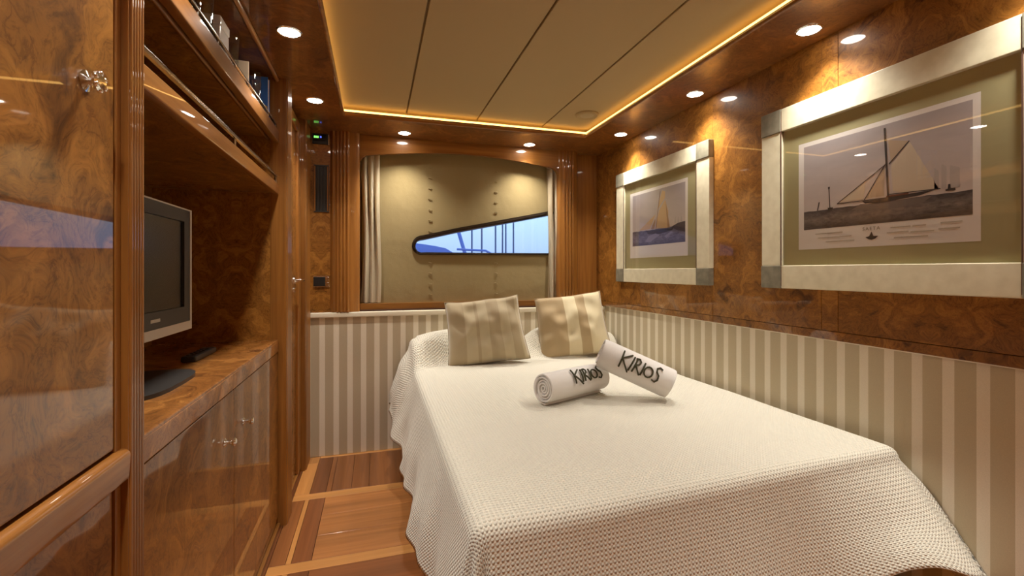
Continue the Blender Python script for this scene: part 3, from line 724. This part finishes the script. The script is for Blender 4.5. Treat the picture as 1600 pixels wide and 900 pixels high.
obj('lid', B(-0.502, -0.438, 1.533, 1.622, ZU + 0.130, ZU + 0.158, bev=0.004), plain('white_gloss_lid', (0.85, 0.85, 0.84, 1), 0.12), wbx, smooth=True)
cc = thing('card_stand', (-0.46, 1.85, ZU), 'small cream card standing on the top shelf between glasses', 'card')
obj('card', B(-0.490, -0.440, 1.850, 1.858, ZU + 0.012, ZU + 0.160, bev=0.002), M_cream, cc)
obj('foot', B(-0.495, -0.435, 1.835, 1.872, ZU, ZU + 0.013, bev=0.003), M_wood_x, cc)
bk = thing('blue_book', (-0.48, 2.12, ZU), 'blue and yellow book standing at the far end of the top shelf', 'book')
obj('pages', B(-0.572, -0.432, 2.112, 2.136, ZU + 0.003, ZU + 0.205), plain('paper', (0.75, 0.72, 0.64, 1), 0.8), bk)
mb = plain('book_blue', (0.07, 0.24, 0.85, 1), 0.3)
cv = obj('cover', B(-0.575, -0.430, 2.107, 2.112, ZU, ZU + 0.208, bev=0.001), mb, bk); obj('cover', B(-0.575, -0.430, 2.136, 2.141, ZU, ZU + 0.208, bev=0.001), mb, bk)
b = bm_new(); prism(b, [(-0.565, ZU + 0.10), (-0.432, ZU + 0.035), (-0.432, ZU + 0.085), (-0.52, ZU + 0.150)], 'y', 2.1064, 2.1072); obj('yellow_print', b, plain('book_yellow', (0.75, 0.45, 0.05, 1), 0.35), cv)
b = bm_new(); prism(b, [(-0.47, ZU + 0.020), (-0.436, ZU + 0.010), (-0.436, ZU + 0.038), (-0.45, ZU + 0.045)], 'y', 2.1062, 2.1070); obj('white_print', b, M_cream, cv)

# ------------------------------------------------------------------ framed pictures
def wood_paint(name, c1, c2):
    m, t_, p = mat_new(name)
    tc_ = N(t_, 'ShaderNodeTexCoord'); n = N(t_, 'ShaderNodeTexNoise', Scale=30.0, Detail=5.0); t_.links.new(tc_.outputs['Object'], n.inputs['Vector'])
    t_.links.new(ramp(t_, n.outputs['Fac'], [(0.35, c1), (0.65, c2)]), p.inputs['Base Color']); p.inputs['Roughness'].default_value = 0.45
    return m
M_frame = wood_paint('cream_frame_paint', lin(216, 207, 178), lin(226, 218, 190))
M_block = wood_paint('grey_corner_paint', lin(120, 116, 100), lin(142, 136, 118))
M_mat = plain('olive_mount', lin(180, 171, 126), 0.8)
M_paper = plain('print_paper', lin(240, 233, 226), 0.8)
M_wear = plain('worn_edge', lin(86, 56, 44), 0.7)
def print_mat(name, stops, axis, z0, z1, nscale, namt, ndark):
    """flat printed wash: vertical tones between heights z0 and z1, mottled"""
    m, t_, p = mat_new(name)
    tc_ = N(t_, 'ShaderNodeTexCoord'); s = N(t_, 'ShaderNodeSeparateXYZ'); t_.links.new(tc_.outputs['Object'], s.inputs[0])
    f = math_(t_, 'DIVIDE', math_(t_, 'SUBTRACT', s.outputs[2], z0), z1 - z0)
    mp = N(t_, 'ShaderNodeMapping'); mp.inputs['Scale'].default_value = (1, 1, 2.6); t_.links.new(tc_.outputs['Object'], mp.inputs['Vector'])
    n = N(t_, 'ShaderNodeTexNoise', Scale=nscale, Detail=6.0, Roughness=0.65, Distortion=0.7); t_.links.new(mp.outputs[0], n.inputs['Vector'])
    c = ramp(t_, f, stops); g = ramp(t_, n.outputs['Fac'], [(0.32, ndark), (0.62, (1.05, 1.05, 1.05, 1))])
    t_.links.new(mixc(t_, namt, c, g, 'MULTIPLY'), p.inputs['Base Color']); p.inputs['Roughness'].default_value = 0.8
    return m
SKY = [(0.0, lin(214, 200, 192)), (0.5, lin(200, 188, 184)), (1.0, lin(180, 170, 170))]
SEA1 = [(0.0, lin(74, 63, 55)), (0.6, lin(140, 126, 116)), (1.0, lin(92, 85, 83))]
SEA2 = [(0.0, lin(84, 76, 92)), (0.5, lin(140, 132, 150)), (1.0, lin(112, 104, 116))]
M_sky2 = print_mat('print_sky', SKY, 2, 0.28, 0.52, 9.0, 0.35, (0.82, 0.82, 0.84, 1))
M_sea1 = print_mat('print_sea_grey', SEA1, 2, 0.21, 0.28, 34.0, 0.9, (0.45, 0.42, 0.40, 1))
M_sea2 = print_mat('print_sea_violet', SEA2, 2, 0.21, 0.30, 30.0, 0.9, (0.40, 0.38, 0.50, 1))
M_sail = plain('print_sail', lin(216, 200, 176), 0.8); M_sail2 = plain('print_sail_dark', lin(196, 174, 148), 0.8)
M_ink = plain('print_ink', lin(70, 61, 56), 0.8); M_red = plain('print_red', lin(124, 74, 54), 0.8); M_foam = plain('print_foam', lin(150, 145, 168), 0.8)
M_fine = plain('print_fine', lin(198, 187, 170), 0.8); M_haze = plain('print_far_sails', lin(190, 180, 174), 0.8)

def picture(y0, y1, z0, z1, rw, rt, label, name='framed_picture'):
    """y0>y1: left and right outer edge as seen; returns thing"""
    t_ = thing(name, (XR, (y0 + y1) / 2, z0), label, 'picture', 'framed sailing prints')
    xf = XR - 0.027
    for (za, zb) in ((z1 - rt, z1), (z0, z0 + rt)):
        obj('rail', B(xf, XR, y1 + rw, y0 - rw, za, zb, bev=0.003), M_frame, t_, smooth=True)
    for (ya, yb) in ((y0 - rw, y0), (y1, y1 + rw)):
        obj('stile', B(xf, XR, ya, yb, z0 + rt, z1 - rt, bev=0.003), M_frame, t_, smooth=True)
        for (za, zb) in ((z1 - rt, z1), (z0, z0 + rt)):
            obj('corner_block', B(xf - 0.004, XR, ya, yb, za, zb, bev=0.003), M_block, t_, smooth=True)
    for ya in (y0 - rw, y1 + rw):
        obj('worn_joint', B(xf - 0.001, xf + 0.002, ya - 0.0015, ya + 0.0015, z0 + rt * 0.1, z1 - rt * 0.1), M_wear, t_)
    obj('mount', B(XR - 0.012, XR - 0.004, y1 + rw * 0.8, y0 - rw * 0.8, z0 + rt * 0.8, z1 - rt * 0.8), M_mat, t_)
    obj('glass', B(XR - 0.0170, XR - 0.0155, y1 + rw * 0.8, y0 - rw * 0.8, z0 + rt * 0.8, z1 - rt * 0.8), M_pglass, t_)
    return t_
def flat(parent, name, pts, mat, lay):
    """printed shape: (y, z) outline on the sheet, lay = printing layer"""
    x = XR - 0.0124 - 0.00016 * lay
    b_ = bm_new(); f_ = [b_.verts.new((x, p[0], p[1])) for p in pts]; f2 = [b_.verts.new((x + 0.00012, p[0], p[1])) for p in pts]
    n_ = len(pts)
    b_.faces.new(f_); b_.faces.new(f2[::-1])
    for i in range(n_): b_.faces.new((f_[i], f_[(i + 1) % n_], f2[(i + 1) % n_], f2[i]))
    return obj(name, b_, mat, parent)
def rect(ya, yb, za, zb): return [(ya, za), (yb, za), (yb, zb), (ya, zb)]
def line(p, q, wd_):
    p, q = Vector(p), Vector(q); d = (q - p).normalized(); n_ = Vector((-d.y, d.x)) * wd_ / 2
    return [tuple(p + n_), tuple(q + n_), tuple(q - n_), tuple(p - n_)]
def wave_edge(ya, yb, zt, zb, amp, k):
    n_ = 24; pts = [(ya + (yb - ya) * i / n_, zt + amp * math.sin(i * k) * math.sin(i * 0.9)) for i in range(n_ + 1)]
    return pts + [(yb, zb), (ya, zb)]

# large picture
p2 = picture(1.485, 0.612, 1.032, 1.727, 0.092, 0.088, 'large cream framed print of a gaff yacht, cut by the right picture edge')
ppr = flat(p2, 'print', rect(1.328, 0.791, 1.178, 1.571), M_paper, 0)
def F2(name, pts, mat, lay): return flat(ppr, name, pts, mat, lay)
F2('printed_sky', rect(1.306, 0.808, 1.25, 1.556), M_sky2, 1)
F2('printed_sea', wave_edge(1.306, 0.808, 1.316, 1.25, 0.0015, 1.9), M_sea1, 2)
F2('printed_foam', [(1.10, 1.318), (1.05, 1.312), (0.98, 1.316), (0.90, 1.314), (0.92, 1.300), (1.0, 1.292), (1.08, 1.296), (1.13, 1.303)], plain('print_wake', lin(122, 110, 102), 0.8), 3)
F2('printed_mainsail', [(0.9800, 1.337), (0.884, 1.332), (0.957, 1.484), (1.008, 1.425), (1.003, 1.345)], M_sail, 3)
F2('printed_topsail', [(1.018, 1.505), (0.960, 1.487), (1.008, 1.432)], M_sail2, 3)
F2('printed_jib', [(1.172, 1.333), (1.090, 1.334), (1.084, 1.392)], M_sail, 3)
F2('printed_staysail', [(1.083, 1.334), (1.028, 1.334), (1.026, 1.420)], M_sail2, 3)
F2('printed_hull', [(1.098, 1.330), (1.086, 1.318), (1.02, 1.314), (0.93, 1.320), (0.890, 1.331), (1.0, 1.328)], M_ink, 4)
F2('printed_crew', rect(1.022, 0.960, 1.328, 1.333), M_red, 5)
for a_, b_, wv in (((1.0265, 1.545), (1.016, 1.325), 0.0060), ((0.958, 1.487), (1.014, 1.430), 0.0032), ((1.178, 1.331), (1.025, 1.430), 0.0026), ((1.088, 1.330), (1.024, 1.432), 0.0030), ((1.180, 1.330), (1.085, 1.328), 0.0030), ((0.880, 1.331), (1.015, 1.336), 0.0026)):
    F2('printed_spar', line(a_, b_, wv), M_ink, 5)
F2('printed_lightship_mast', line((1.209, 1.392), (1.205, 1.316), 0.0036), M_ink, 4); F2('printed_lightship_hull', [(1.214, 1.321), (1.193, 1.320), (1.197, 1.313), (1.211, 1.313)], M_ink, 4)
F2('printed_lightship_top', rect(1.212, 1.205, 1.386, 1.394), M_ink, 5)
F2('printed_far_boat', line((1.245, 1.345), (1.252, 1.316), 0.004), M_ink, 4)
for (ya, yb, zt) in ((0.895, 0.884, 1.392), (0.878, 0.866, 1.40), (0.858, 0.836, 1.392)):
    F2('printed_far_sails', [(ya, 1.330), (yb, 1.328), (yb, zt - 0.01), (ya, zt)], M_haze, 3)
F2('printed_tug', [(0.868, 1.322), (0.845, 1.321), (0.846, 1.328), (0.856, 1.328), (0.857, 1.340), (0.862, 1.340), (0.863, 1.328), (0.868, 1.327)], M_ink, 4)
F2('printed_emblem', [(1.085, 1.208), (1.073, 1.211), (1.066, 1.226), (1.060, 1.211), (1.046, 1.210), (1.055, 1.202), (1.066, 1.199), (1.076, 1.202)], M_ink, 4)
for (ya, yb, zz) in ((1.26, 1.16, 1.230), (1.25, 1.13, 1.215), (1.22, 1.12, 1.200), (1.01, 0.955, 1.231), (0.95, 0.915, 1.231), (1.02, 0.96, 1.216), (0.955, 0.895, 1.213), (1.00, 0.91, 1.199), (0.885, 0.835, 1.216), (0.880, 0.830, 1.233)):
    F2('printed_line', rect(ya, yb, zz, zz + 0.0035), M_fine, 4)
cu = bpy.data.curves.new('title', 'FONT'); cu.body = 'SAETA'; cu.size = 0.0150; cu.extrude = 0.00006; cu.space_character = 1.35
to = bpy.data.objects.new('title_tmp', cu); COL.objects.link(to); dg = bpy.context.evaluated_depsgraph_get(); dg.update()
me = bpy.data.meshes.new_from_object(to.evaluated_get(dg)); bpy.data.objects.remove(to)
R_ = Matrix(((0, 0, -1), (-1, 0, 0), (0, 1, 0))).to_4x4()
b = bm_new(); b.from_mesh(me); b.transform(Matrix.Translation((XR - 0.0131, 1.094, 1.2305)) @ R_)
obj('printed_title', b, plain('print_title_ink', lin(110, 98, 78), 0.8), ppr)

# small picture
p1 = picture(2.655, 1.790, 1.030, 1.722, 0.090, 0.082, 'cream framed print of a yacht on violet sea, nearer the window')
pp1 = flat(p1, 'print', rect(2.508, 1.962, 1.177, 1.576), M_paper, 0)
def F1(name, pts, mat, lay): return flat(pp1, name, pts, mat, lay)
F1('printed_sky', rect(2.480, 1.981, 1.249, 1.558), M_sky2, 1)
F1('printed_sea', wave_edge(2.480, 1.981, 1.336, 1.249, 0.003, 1.3), M_sea2, 2)
F1('printed_swell', [(2.10, 1.335), (2.04, 1.352), (1.981, 1.356), (1.981, 1.30), (2.05, 1.315)], plain('print_swell', lin(84, 72, 80), 0.8), 3)
M_tan = plain('print_sail_tan', lin(212, 178, 134), 0.8); M_tan2 = plain('print_sail_brown', lin(176, 140, 104), 0.8)
F1('printed_mainsail', [(2.245, 1.338), (2.130, 1.334), (2.122, 1.42), (2.150, 1.490), (2.205, 1.440)], M_tan, 3)
F1('printed_topsail', [(2.225, 1.440), (2.152, 1.500), (2.150, 1.536), (2.178, 1.545), (2.198, 1.505)], M_tan, 3)
F1('printed_spanker', [(2.146, 1.485), (2.108, 1.334), (2.128, 1.334), (2.140, 1.42)], M_tan2, 4)
F1('printed_foresail', [(2.285, 1.340), (2.250, 1.338), (2.238, 1.400)], M_tan2, 3)
F1('printed_jib', [(2.410, 1.340), (2.295, 1.342), (2.240, 1.420)], M_tan, 3)
F1('printed_hull', [(2.335, 1.334), (2.10, 1.328), (2.07, 1.338), (2.09, 1.318), (2.20, 1.306), (2.315, 1.314)], M_ink, 4)
F1('printed_foam', [(2.31, 1.300), (2.24, 1.312), (2.20, 1.300), (2.29, 1.266), (2.34, 1.268)], M_foam, 5)
F1('printed_foam', [(2.16, 1.290), (2.10, 1.312), (2.08, 1.308), (2.14, 1.280)], M_foam, 5)
F1('printed_mast', line((2.196, 1.545), (2.236, 1.338), 0.004), M_red, 5)
for yy in (2.07, 2.045, 2.02): F1('printed_far_sail', [(yy, 1.352), (yy - 0.014, 1.352), (yy - 0.008, 1.392)], M_haze, 3)

# ------------------------------------------------------------------ bed
ZB = 0.565
bd = thing('bed', (0.87, 1.9, 0), 'double bed pushed against the striped right wainscot', 'bed')
obj('base', B(0.27, 1.53, 1.08, 2.88, 0.0, 0.30, bev=0.01), plain('bed_base_dark', (0.03, 0.018, 0.012, 1), 0.6), bd)
obj('mattress', B(0.215, 1.525, 1.000, 2.88, 0.302, ZB - 0.014, bev=0.035, seg=4), cloth('mattress_ticking', lin(225, 216, 200)), bd, smooth=True)
for (x, y) in ((1.40, 0.98), (0.33, 0.98)):
    obj('leg', lathe(bm_new(), [(0.030, 0.0), (0.036, 0.02), (0.040, 0.16), (0.040, 0.30)], Matrix.Translation((x, y, 0)), 20), M_cream, bd, smooth=True)

def sstep(a, b_, x):
    x = max(0.0, min(1.0, (x - a) / (b_ - a))); return x * x * (3 - 2 * x)
def bump(x, y):
    """rise of the cover over the two pillows at the head"""
    start = 2.43 + 0.15 * sstep(0.17, 0.42, x) + 0.02 * math.sin(x * 9)
    up = sstep(start, start + 0.15, y) * (1 - 0.45 * sstep(2.74, 2.90, y))
    gap = 1 - 0.45 * math.exp(-((x - 0.84) / 0.10) ** 2)
    end = 1 - 0.35 * sstep(1.36, 1.53, x); end *= 1 - 0.25 * (1 - sstep(0.19, 0.34, x))
    return 0.175 * up * gap * end
r = 0.035
xi0, xi1, yi0, yi1 = 0.190 + r, 1.530 - r, 0.920 + r, 2.875
LL, LR, LF = 0.37, 0.34, 0.36
NU, NV = 150, 190
def cover(u, v):
    a = (xi0 - LL) + (xi1 - xi0 + LL + LR) * u; c = (yi0 - LF) + (yi1 - yi0 + LF) * v
    sk = 0.055 * sstep(0.2, 1.5, a)          # the foot edge runs slightly askew
    dx = (xi0 - a) if a < xi0 else ((a - xi1) if a > xi1 else 0.0)
    dy = (yi0 - c) if c < yi0 else 0.0
    ex, ey = min(max(a, xi0), xi1), max(c, yi0)
    yy = ey + (sk if c <= yi0 else sk * (1 - sstep(0.9, 2.0, c)))
    hb = bump(ex if ex > xi0 else 0.19, ey)
    dist = math.hypot(dx, dy)
    lump = 0.004 * noise.noise(Vector((a * 3.1, c * 3.1, 0.3))) + 0.0012 * noise.noise(Vector((a * 11, c * 11, 1.3)))
    if hb > 0.01: lump += 0.020 * noise.noise(Vector((a * 7, c * 5, 4.0))) * min(1, hb / 0.1)
    if dist < 1e-6: return Vector((a, yy, ZB + hb + lump))
    nx = (-dx if a < xi0 else dx) / dist; ny = -dy / dist
    if dist < r * math.pi / 2:
        an = dist / r; o_, dn = r * math.sin(an), r * (1 - math.cos(an))
        rem = 0.0
    else:
        rem = dist - r * math.pi / 2
        if nx < 0 and dy == 0:          # left side
            fl_ = 0.10 + 0.15 * sstep(1.0, 1.45, c) + 0.10 * sstep(2.25, 2.55, c)
        elif nx > 0 and dy == 0: fl_ = 0.02
        else:
            side = 0.16 + 0.54 * sstep(1.05, 1.50, ex)
            if nx < 0: side = 0.16 * (-ny) + 0.12 * (-nx)
            fl_ = side
        o_, dn = r + rem * math.sin(fl_), r + rem * math.cos(fl_)
        amp = rem / 0.3
        if nx < 0 and dy == 0:
            rp_ = 0.013 * math.sin(c * 13 + 0.6) + 0.005 * math.sin(c * 37 + 1.0) * sstep(0.05, 0.3, rem) + 0.012 * noise.noise(Vector((c * 6, rem * 7, 2.2))) + 0.005 * noise.noise(Vector((c * 12, rem * 6, 5.2)))
            rp_ += 0.014 * sstep(2.3, 2.6, c) * math.sin(c * 33 + rem * 9)
        elif dx == 0:
            rp_ = 0.007 * math.sin(a * 9 + 0.4) + 0.006 * math.sin(a * 23) * (0.3 + sstep(1.2, 1.5, a))
        else:
            th_ = math.atan2(-ny, abs(nx)); rp_ = 0.034 * math.sin(th_ * 8.0 + 0.5) * (1 if nx < 0 else 0.5)
        o_ += rp_ * amp
    x = ex + nx * o_; y = yy + ny * o_
    lift = hb * (1 - 0.35 * sstep(0.0, 0.25, rem))
    z = ZB + lift - dn + lump * 0.5
    if a < xi0 and hb > 0.02: x -= 0.035 * sstep(0.02, 0.10, rem) * (hb / 0.15) * (1 - sstep(0.18, 0.34, rem))
    # hem: raised a little by the right foot corner
    if dx == 0 and dy > 0: z += 0.066 * sstep(1.12, 1.34, a) * (1 - 0.75 * sstep(1.36, 1.50, a)) * sstep(0.12, 0.32, rem)
    return Vector((min(x, XW - 0.006), y, max(z, 0.03)))
b = bm_new()
grid(b, cover, NU, NV, lambda u, v: ((xi0 - LL) + (xi1 - xi0 + LL + LR) * u, (yi0 - LF) + (yi1 - yi0 + LF) * v))
bmesh.ops.recalc_face_normals(b, faces=b.faces[:])
bs = tag(obj('bedspread', b, M_waffle, loc=(0.87, 1.9, ZB), smooth=True, angle=180, recalc=False), 'cream waffle weave bedspread draped over the bed', 'bedspread')
md = bs.modifiers.new('thickness', 'SOLIDIFY'); md.thickness = 0.004; md.offset = -1

# cushions
def cushion(M, hw, hh, th, mat, label, seed):
    t_ = thing('cushion', M.translation - Vector((0, 0, 0.0)), label, 'cushion', 'striped cushions on the bed')
    b_ = bm_new(); n_ = 30; lay = b_.loops.layers.uv.verify()
    def pt(u, v, s):
        k = 0.055
        x = hw * u * (1 - k * (1 - v * v)) * (1 - 0.05 * v); z = hh * v * (1 - k * (1 - u * u))
        e_ = (max(0, 1 - u ** 2) * max(0, 1 - v ** 2)) ** 0.38
        wrk = noise.noise(Vector((u * 2.2 + seed, v * 2.2, s * 2.0))) * 0.018 + noise.noise(Vector((u * 4.5 + seed, v * 3.0, s))) * 0.008
        wrk += 0.010 * math.sin(7 * (u * 0.8 + abs(v)) + seed) * (abs(u * v)) ** 0.8
        y = s * (th * e_ + wrk * e_ * 1.6)
        # seat: the bottom flattens on the bed, corners sag
        z += 0.008 * noise.noise(Vector((u * 2, seed, 3)))
        return M @ Vector((x, -y, z + hh))
    for s in (1, -1):
        V = [[b_.verts.new(pt(-1 + 2 * i / n_, -1 + 2 * j / n_, s)) for j in range(n_ + 1)] for i in range(n_ + 1)]
        for i in range(n_):
            for j in range(n_):
                q = [(i, j), (i + 1, j), (i + 1, j + 1), (i, j + 1)]
                f_ = b_.faces.new([V[a][c] for a, c in (q if s > 0 else q[::-1])])
                for lp, (a, c) in zip(f_.loops, q if s > 0 else q[::-1]): lp[lay].uv = (a / n_, c / n_)
    bmesh.ops.remove_doubles(b_, verts=b_.verts[:], dist=0.0004)
    obj('cover', b_, mat, t_, smooth=True, angle=75)
    bb = bm_new(); pts = []
    for i in range(n_): pts.append(pt(-1 + 2 * i / n_, -1, 1))
    for i in range(n_): pts.append(pt(1, -1 + 2 * i / n_, 1))
    for i in range(n_): pts.append(pt(1 - 2 * i / n_, 1, 1))
    for i in range(n_): pts.append(pt(-1, 1 - 2 * i / n_, 1))
    tube(bb, pts, 0.0028, 6, closed=True); obj('seam', bb, mat, t_, smooth=True)
    return t_
MC1 = cushion_mat('cushion_taupe', lin(168, 150, 118), lin(182, 166, 134), [(0.22, 1), (0.36, 0), (0.40, 1), (0.53, 0), (0.69, 1), (0.82, 0), (0.93, 1)])
MC2 = cushion_mat('cushion_champagne', lin(172, 149, 112), lin(208, 193, 158), [(0.33, 0), (0.40, 1), (0.58, 0), (0.72, 1), (0.97, 0)])
M1 = Matrix.Translation((0.628, 2.535, 0.566)) @ Matrix.Rotation(math.radians(-6), 4, 'Z') @ Matrix.Rotation(math.radians(-6), 4, 'Y') @ Matrix.Rotation(math.radians(-13), 4, 'X')
cushion(M1, 0.228, 0.190, 0.078, MC1, 'taupe tone on tone striped cushion, left of the two on the bed', 1.7)
M2 = Matrix.Translation((1.195, 2.590, 0.562)) @ Matrix.Rotation(math.radians(-14), 4, 'Z') @ Matrix.Rotation(math.radians(-6.5), 4, 'Y') @ Matrix.Rotation(math.radians(-13), 4, 'X')
cushion(M2, 0.222, 0.198, 0.080, MC2, 'champagne cushion with broad pale stripes, right of the two on the bed', 4.2)

# rolled towels
STROKES = [[(0.02, 1.0), (0.0, 0.0)], [(0.60, 0.93), (0.03, 0.52)], [(0.03, 0.54), (0.62, -0.10)], [(0.76, 0.88), (0.62, 0.02)],
           [(0.96, 0.84), (0.86, 0.05)], [(0.86, 0.84), (1.10, 0.88), (1.22, 0.74), (1.12, 0.55), (0.92, 0.47)], [(0.94, 0.47), (1.34, 0.02)],
           [(1.48, 0.80), (1.40, 0.06)],
           [(1.82 + 0.27 * math.cos(2 * math.pi * i / 14), 0.40 + 0.29 * math.sin(2 * math.pi * i / 14)) for i in range(15)],
           [(2.62, 0.84), (2.44, 0.92), (2.27, 0.80), (2.30, 0.60), (2.47, 0.44), (2.50, 0.20), (2.36, 0.04), (2.16, 0.10)]]
def towel(A, Bp, R, label, s0, s1, hh, phi, flipspiral=1, ramp_=0.0):
    A, Bp = Vector(A), Vector(Bp); e_ = (Bp - A); L = e_.length; e_.normalize()
    mid = (A + Bp) / 2; n0 = (Vector(cam.location) - mid); n0 = (n0 - e_ * n0.dot(e_)).normalized(); up = e_.cross(n0)
    if up.z < 0: up = -up
    t_ = thing('rolled_towel', (mid.x, mid.y, min(A.z, Bp.z) - R), label, 'towel', 'rolled white towels on the bed')
    b_ = bm_new()
    turns = 5.0; nseg = int(turns * 30); thk = (R - 0.010) / turns
    prof = []
    for i in range(nseg + 1):
        q = i / nseg; an = 2 * math.pi * turns * q * flipspiral - math.pi * 0.55; ro = 0.010 + (R - 0.010) * q
        ro *= 1 + 0.02 * math.sin(an * 2 + 1)
        prof.append((ro, max(0.002, ro - thk * 0.90), an))
    stations = [(0.0, 0.55), (0.006, 0.86), (0.014, 1.0), (0.25 * L, 1.0), (0.5 * L, 1.0), (0.75 * L, 1.0), (L - 0.014, 1.0), (L - 0.006, 0.86), (L, 0.55)]
    cols = []
    for (s_, k) in stations:
        row = []
        for (ro, ri, an) in prof:
            m_ = (ro + ri) / 2; hw_ = (ro - ri) / 2 * k
            bulge = 0.006 * (0.5 + 0.5 * math.sin(an * 0.5)) * (1 if s_ < L / 2 else -1) * (0.0 if 0.02 < s_ < L - 0.02 else 1)
            dirv = n0 * math.cos(an) + up * math.sin(an)
            wob = 1 + 0.018 * noise.noise(Vector((s_ * 9, an, 2.0 + A.x)))
            row.append((b_.verts.new(A + e_ * (s_ + bulge) + dirv * (m_ + hw_) * wob), b_.verts.new(A + e_ * (s_ + bulge) + dirv * (m_ - hw_) * wob)))
        cols.append(row)
    for c0, c1 in zip(cols[:-1], cols[1:]):
        for i in range(nseg):
            b_.faces.new((c0[i][0], c0[i + 1][0], c1[i + 1][0], c1[i][0])); b_.faces.new((c0[i][1], c1[i][1], c1[i + 1][1], c0[i + 1][1]))
        for i in (0, nseg): b_.faces.new((c0[i][0], c1[i][0], c1[i][1], c0[i][1]))
    for row in (cols[0], cols[-1]):
        for i in range(nseg): b_.faces.new((row[i][0], row[i][1], row[i + 1][1], row[i + 1][0]))
    obj('roll', b_, M_towel, t_, smooth=True, angle=70)
    bb = bm_new(); W = s1 - s0; k = W / 2.62
    for st in STROKES:
        P3 = []
        for (x0_, y0_), (x1_, y1_) in zip(st[:-1], st[1:]):
            m_ = max(1, int(math.hypot(x1_ - x0_, y1_ - y0_) / 0.12))
            for i in range(m_): P3.append((x0_ + (x1_ - x0_) * i / m_, y0_ + (y1_ - y0_) * i / m_))
        P3.append(st[-1]); pp_ = []
        for (x_, y_) in P3:
            s_ = s0 + x_ * k; ph = phi + ((y_ - 0.45) * hh + ramp_ * (x_ - 1.3)) / R
            pp_.append(A + e_ * s_ + (n0 * math.cos(ph) + up * math.sin(ph)) * (R * 1.012 + 0.0006))
        tube(bb, pp_, 0.0035, 6)
    obj('embroidered_name', bb, M_thread, t_, smooth=True)
    return t_
RT = 0.066
towel((0.632, 1.688, ZB + RT + 0.002), (0.950, 1.815, ZB + RT + 0.002), RT, 'rolled white embroidered towel lying flat, its spiral end facing out', 0.125, 0.290, 0.062, 0.30)
towel((0.912, 1.742, 0.757), (1.168, 1.612, ZB + RT + 0.003), RT, 'rolled white embroidered towel propped slanting on top of the other towel', 0.085, 0.252, 0.073, 0.12, -1)
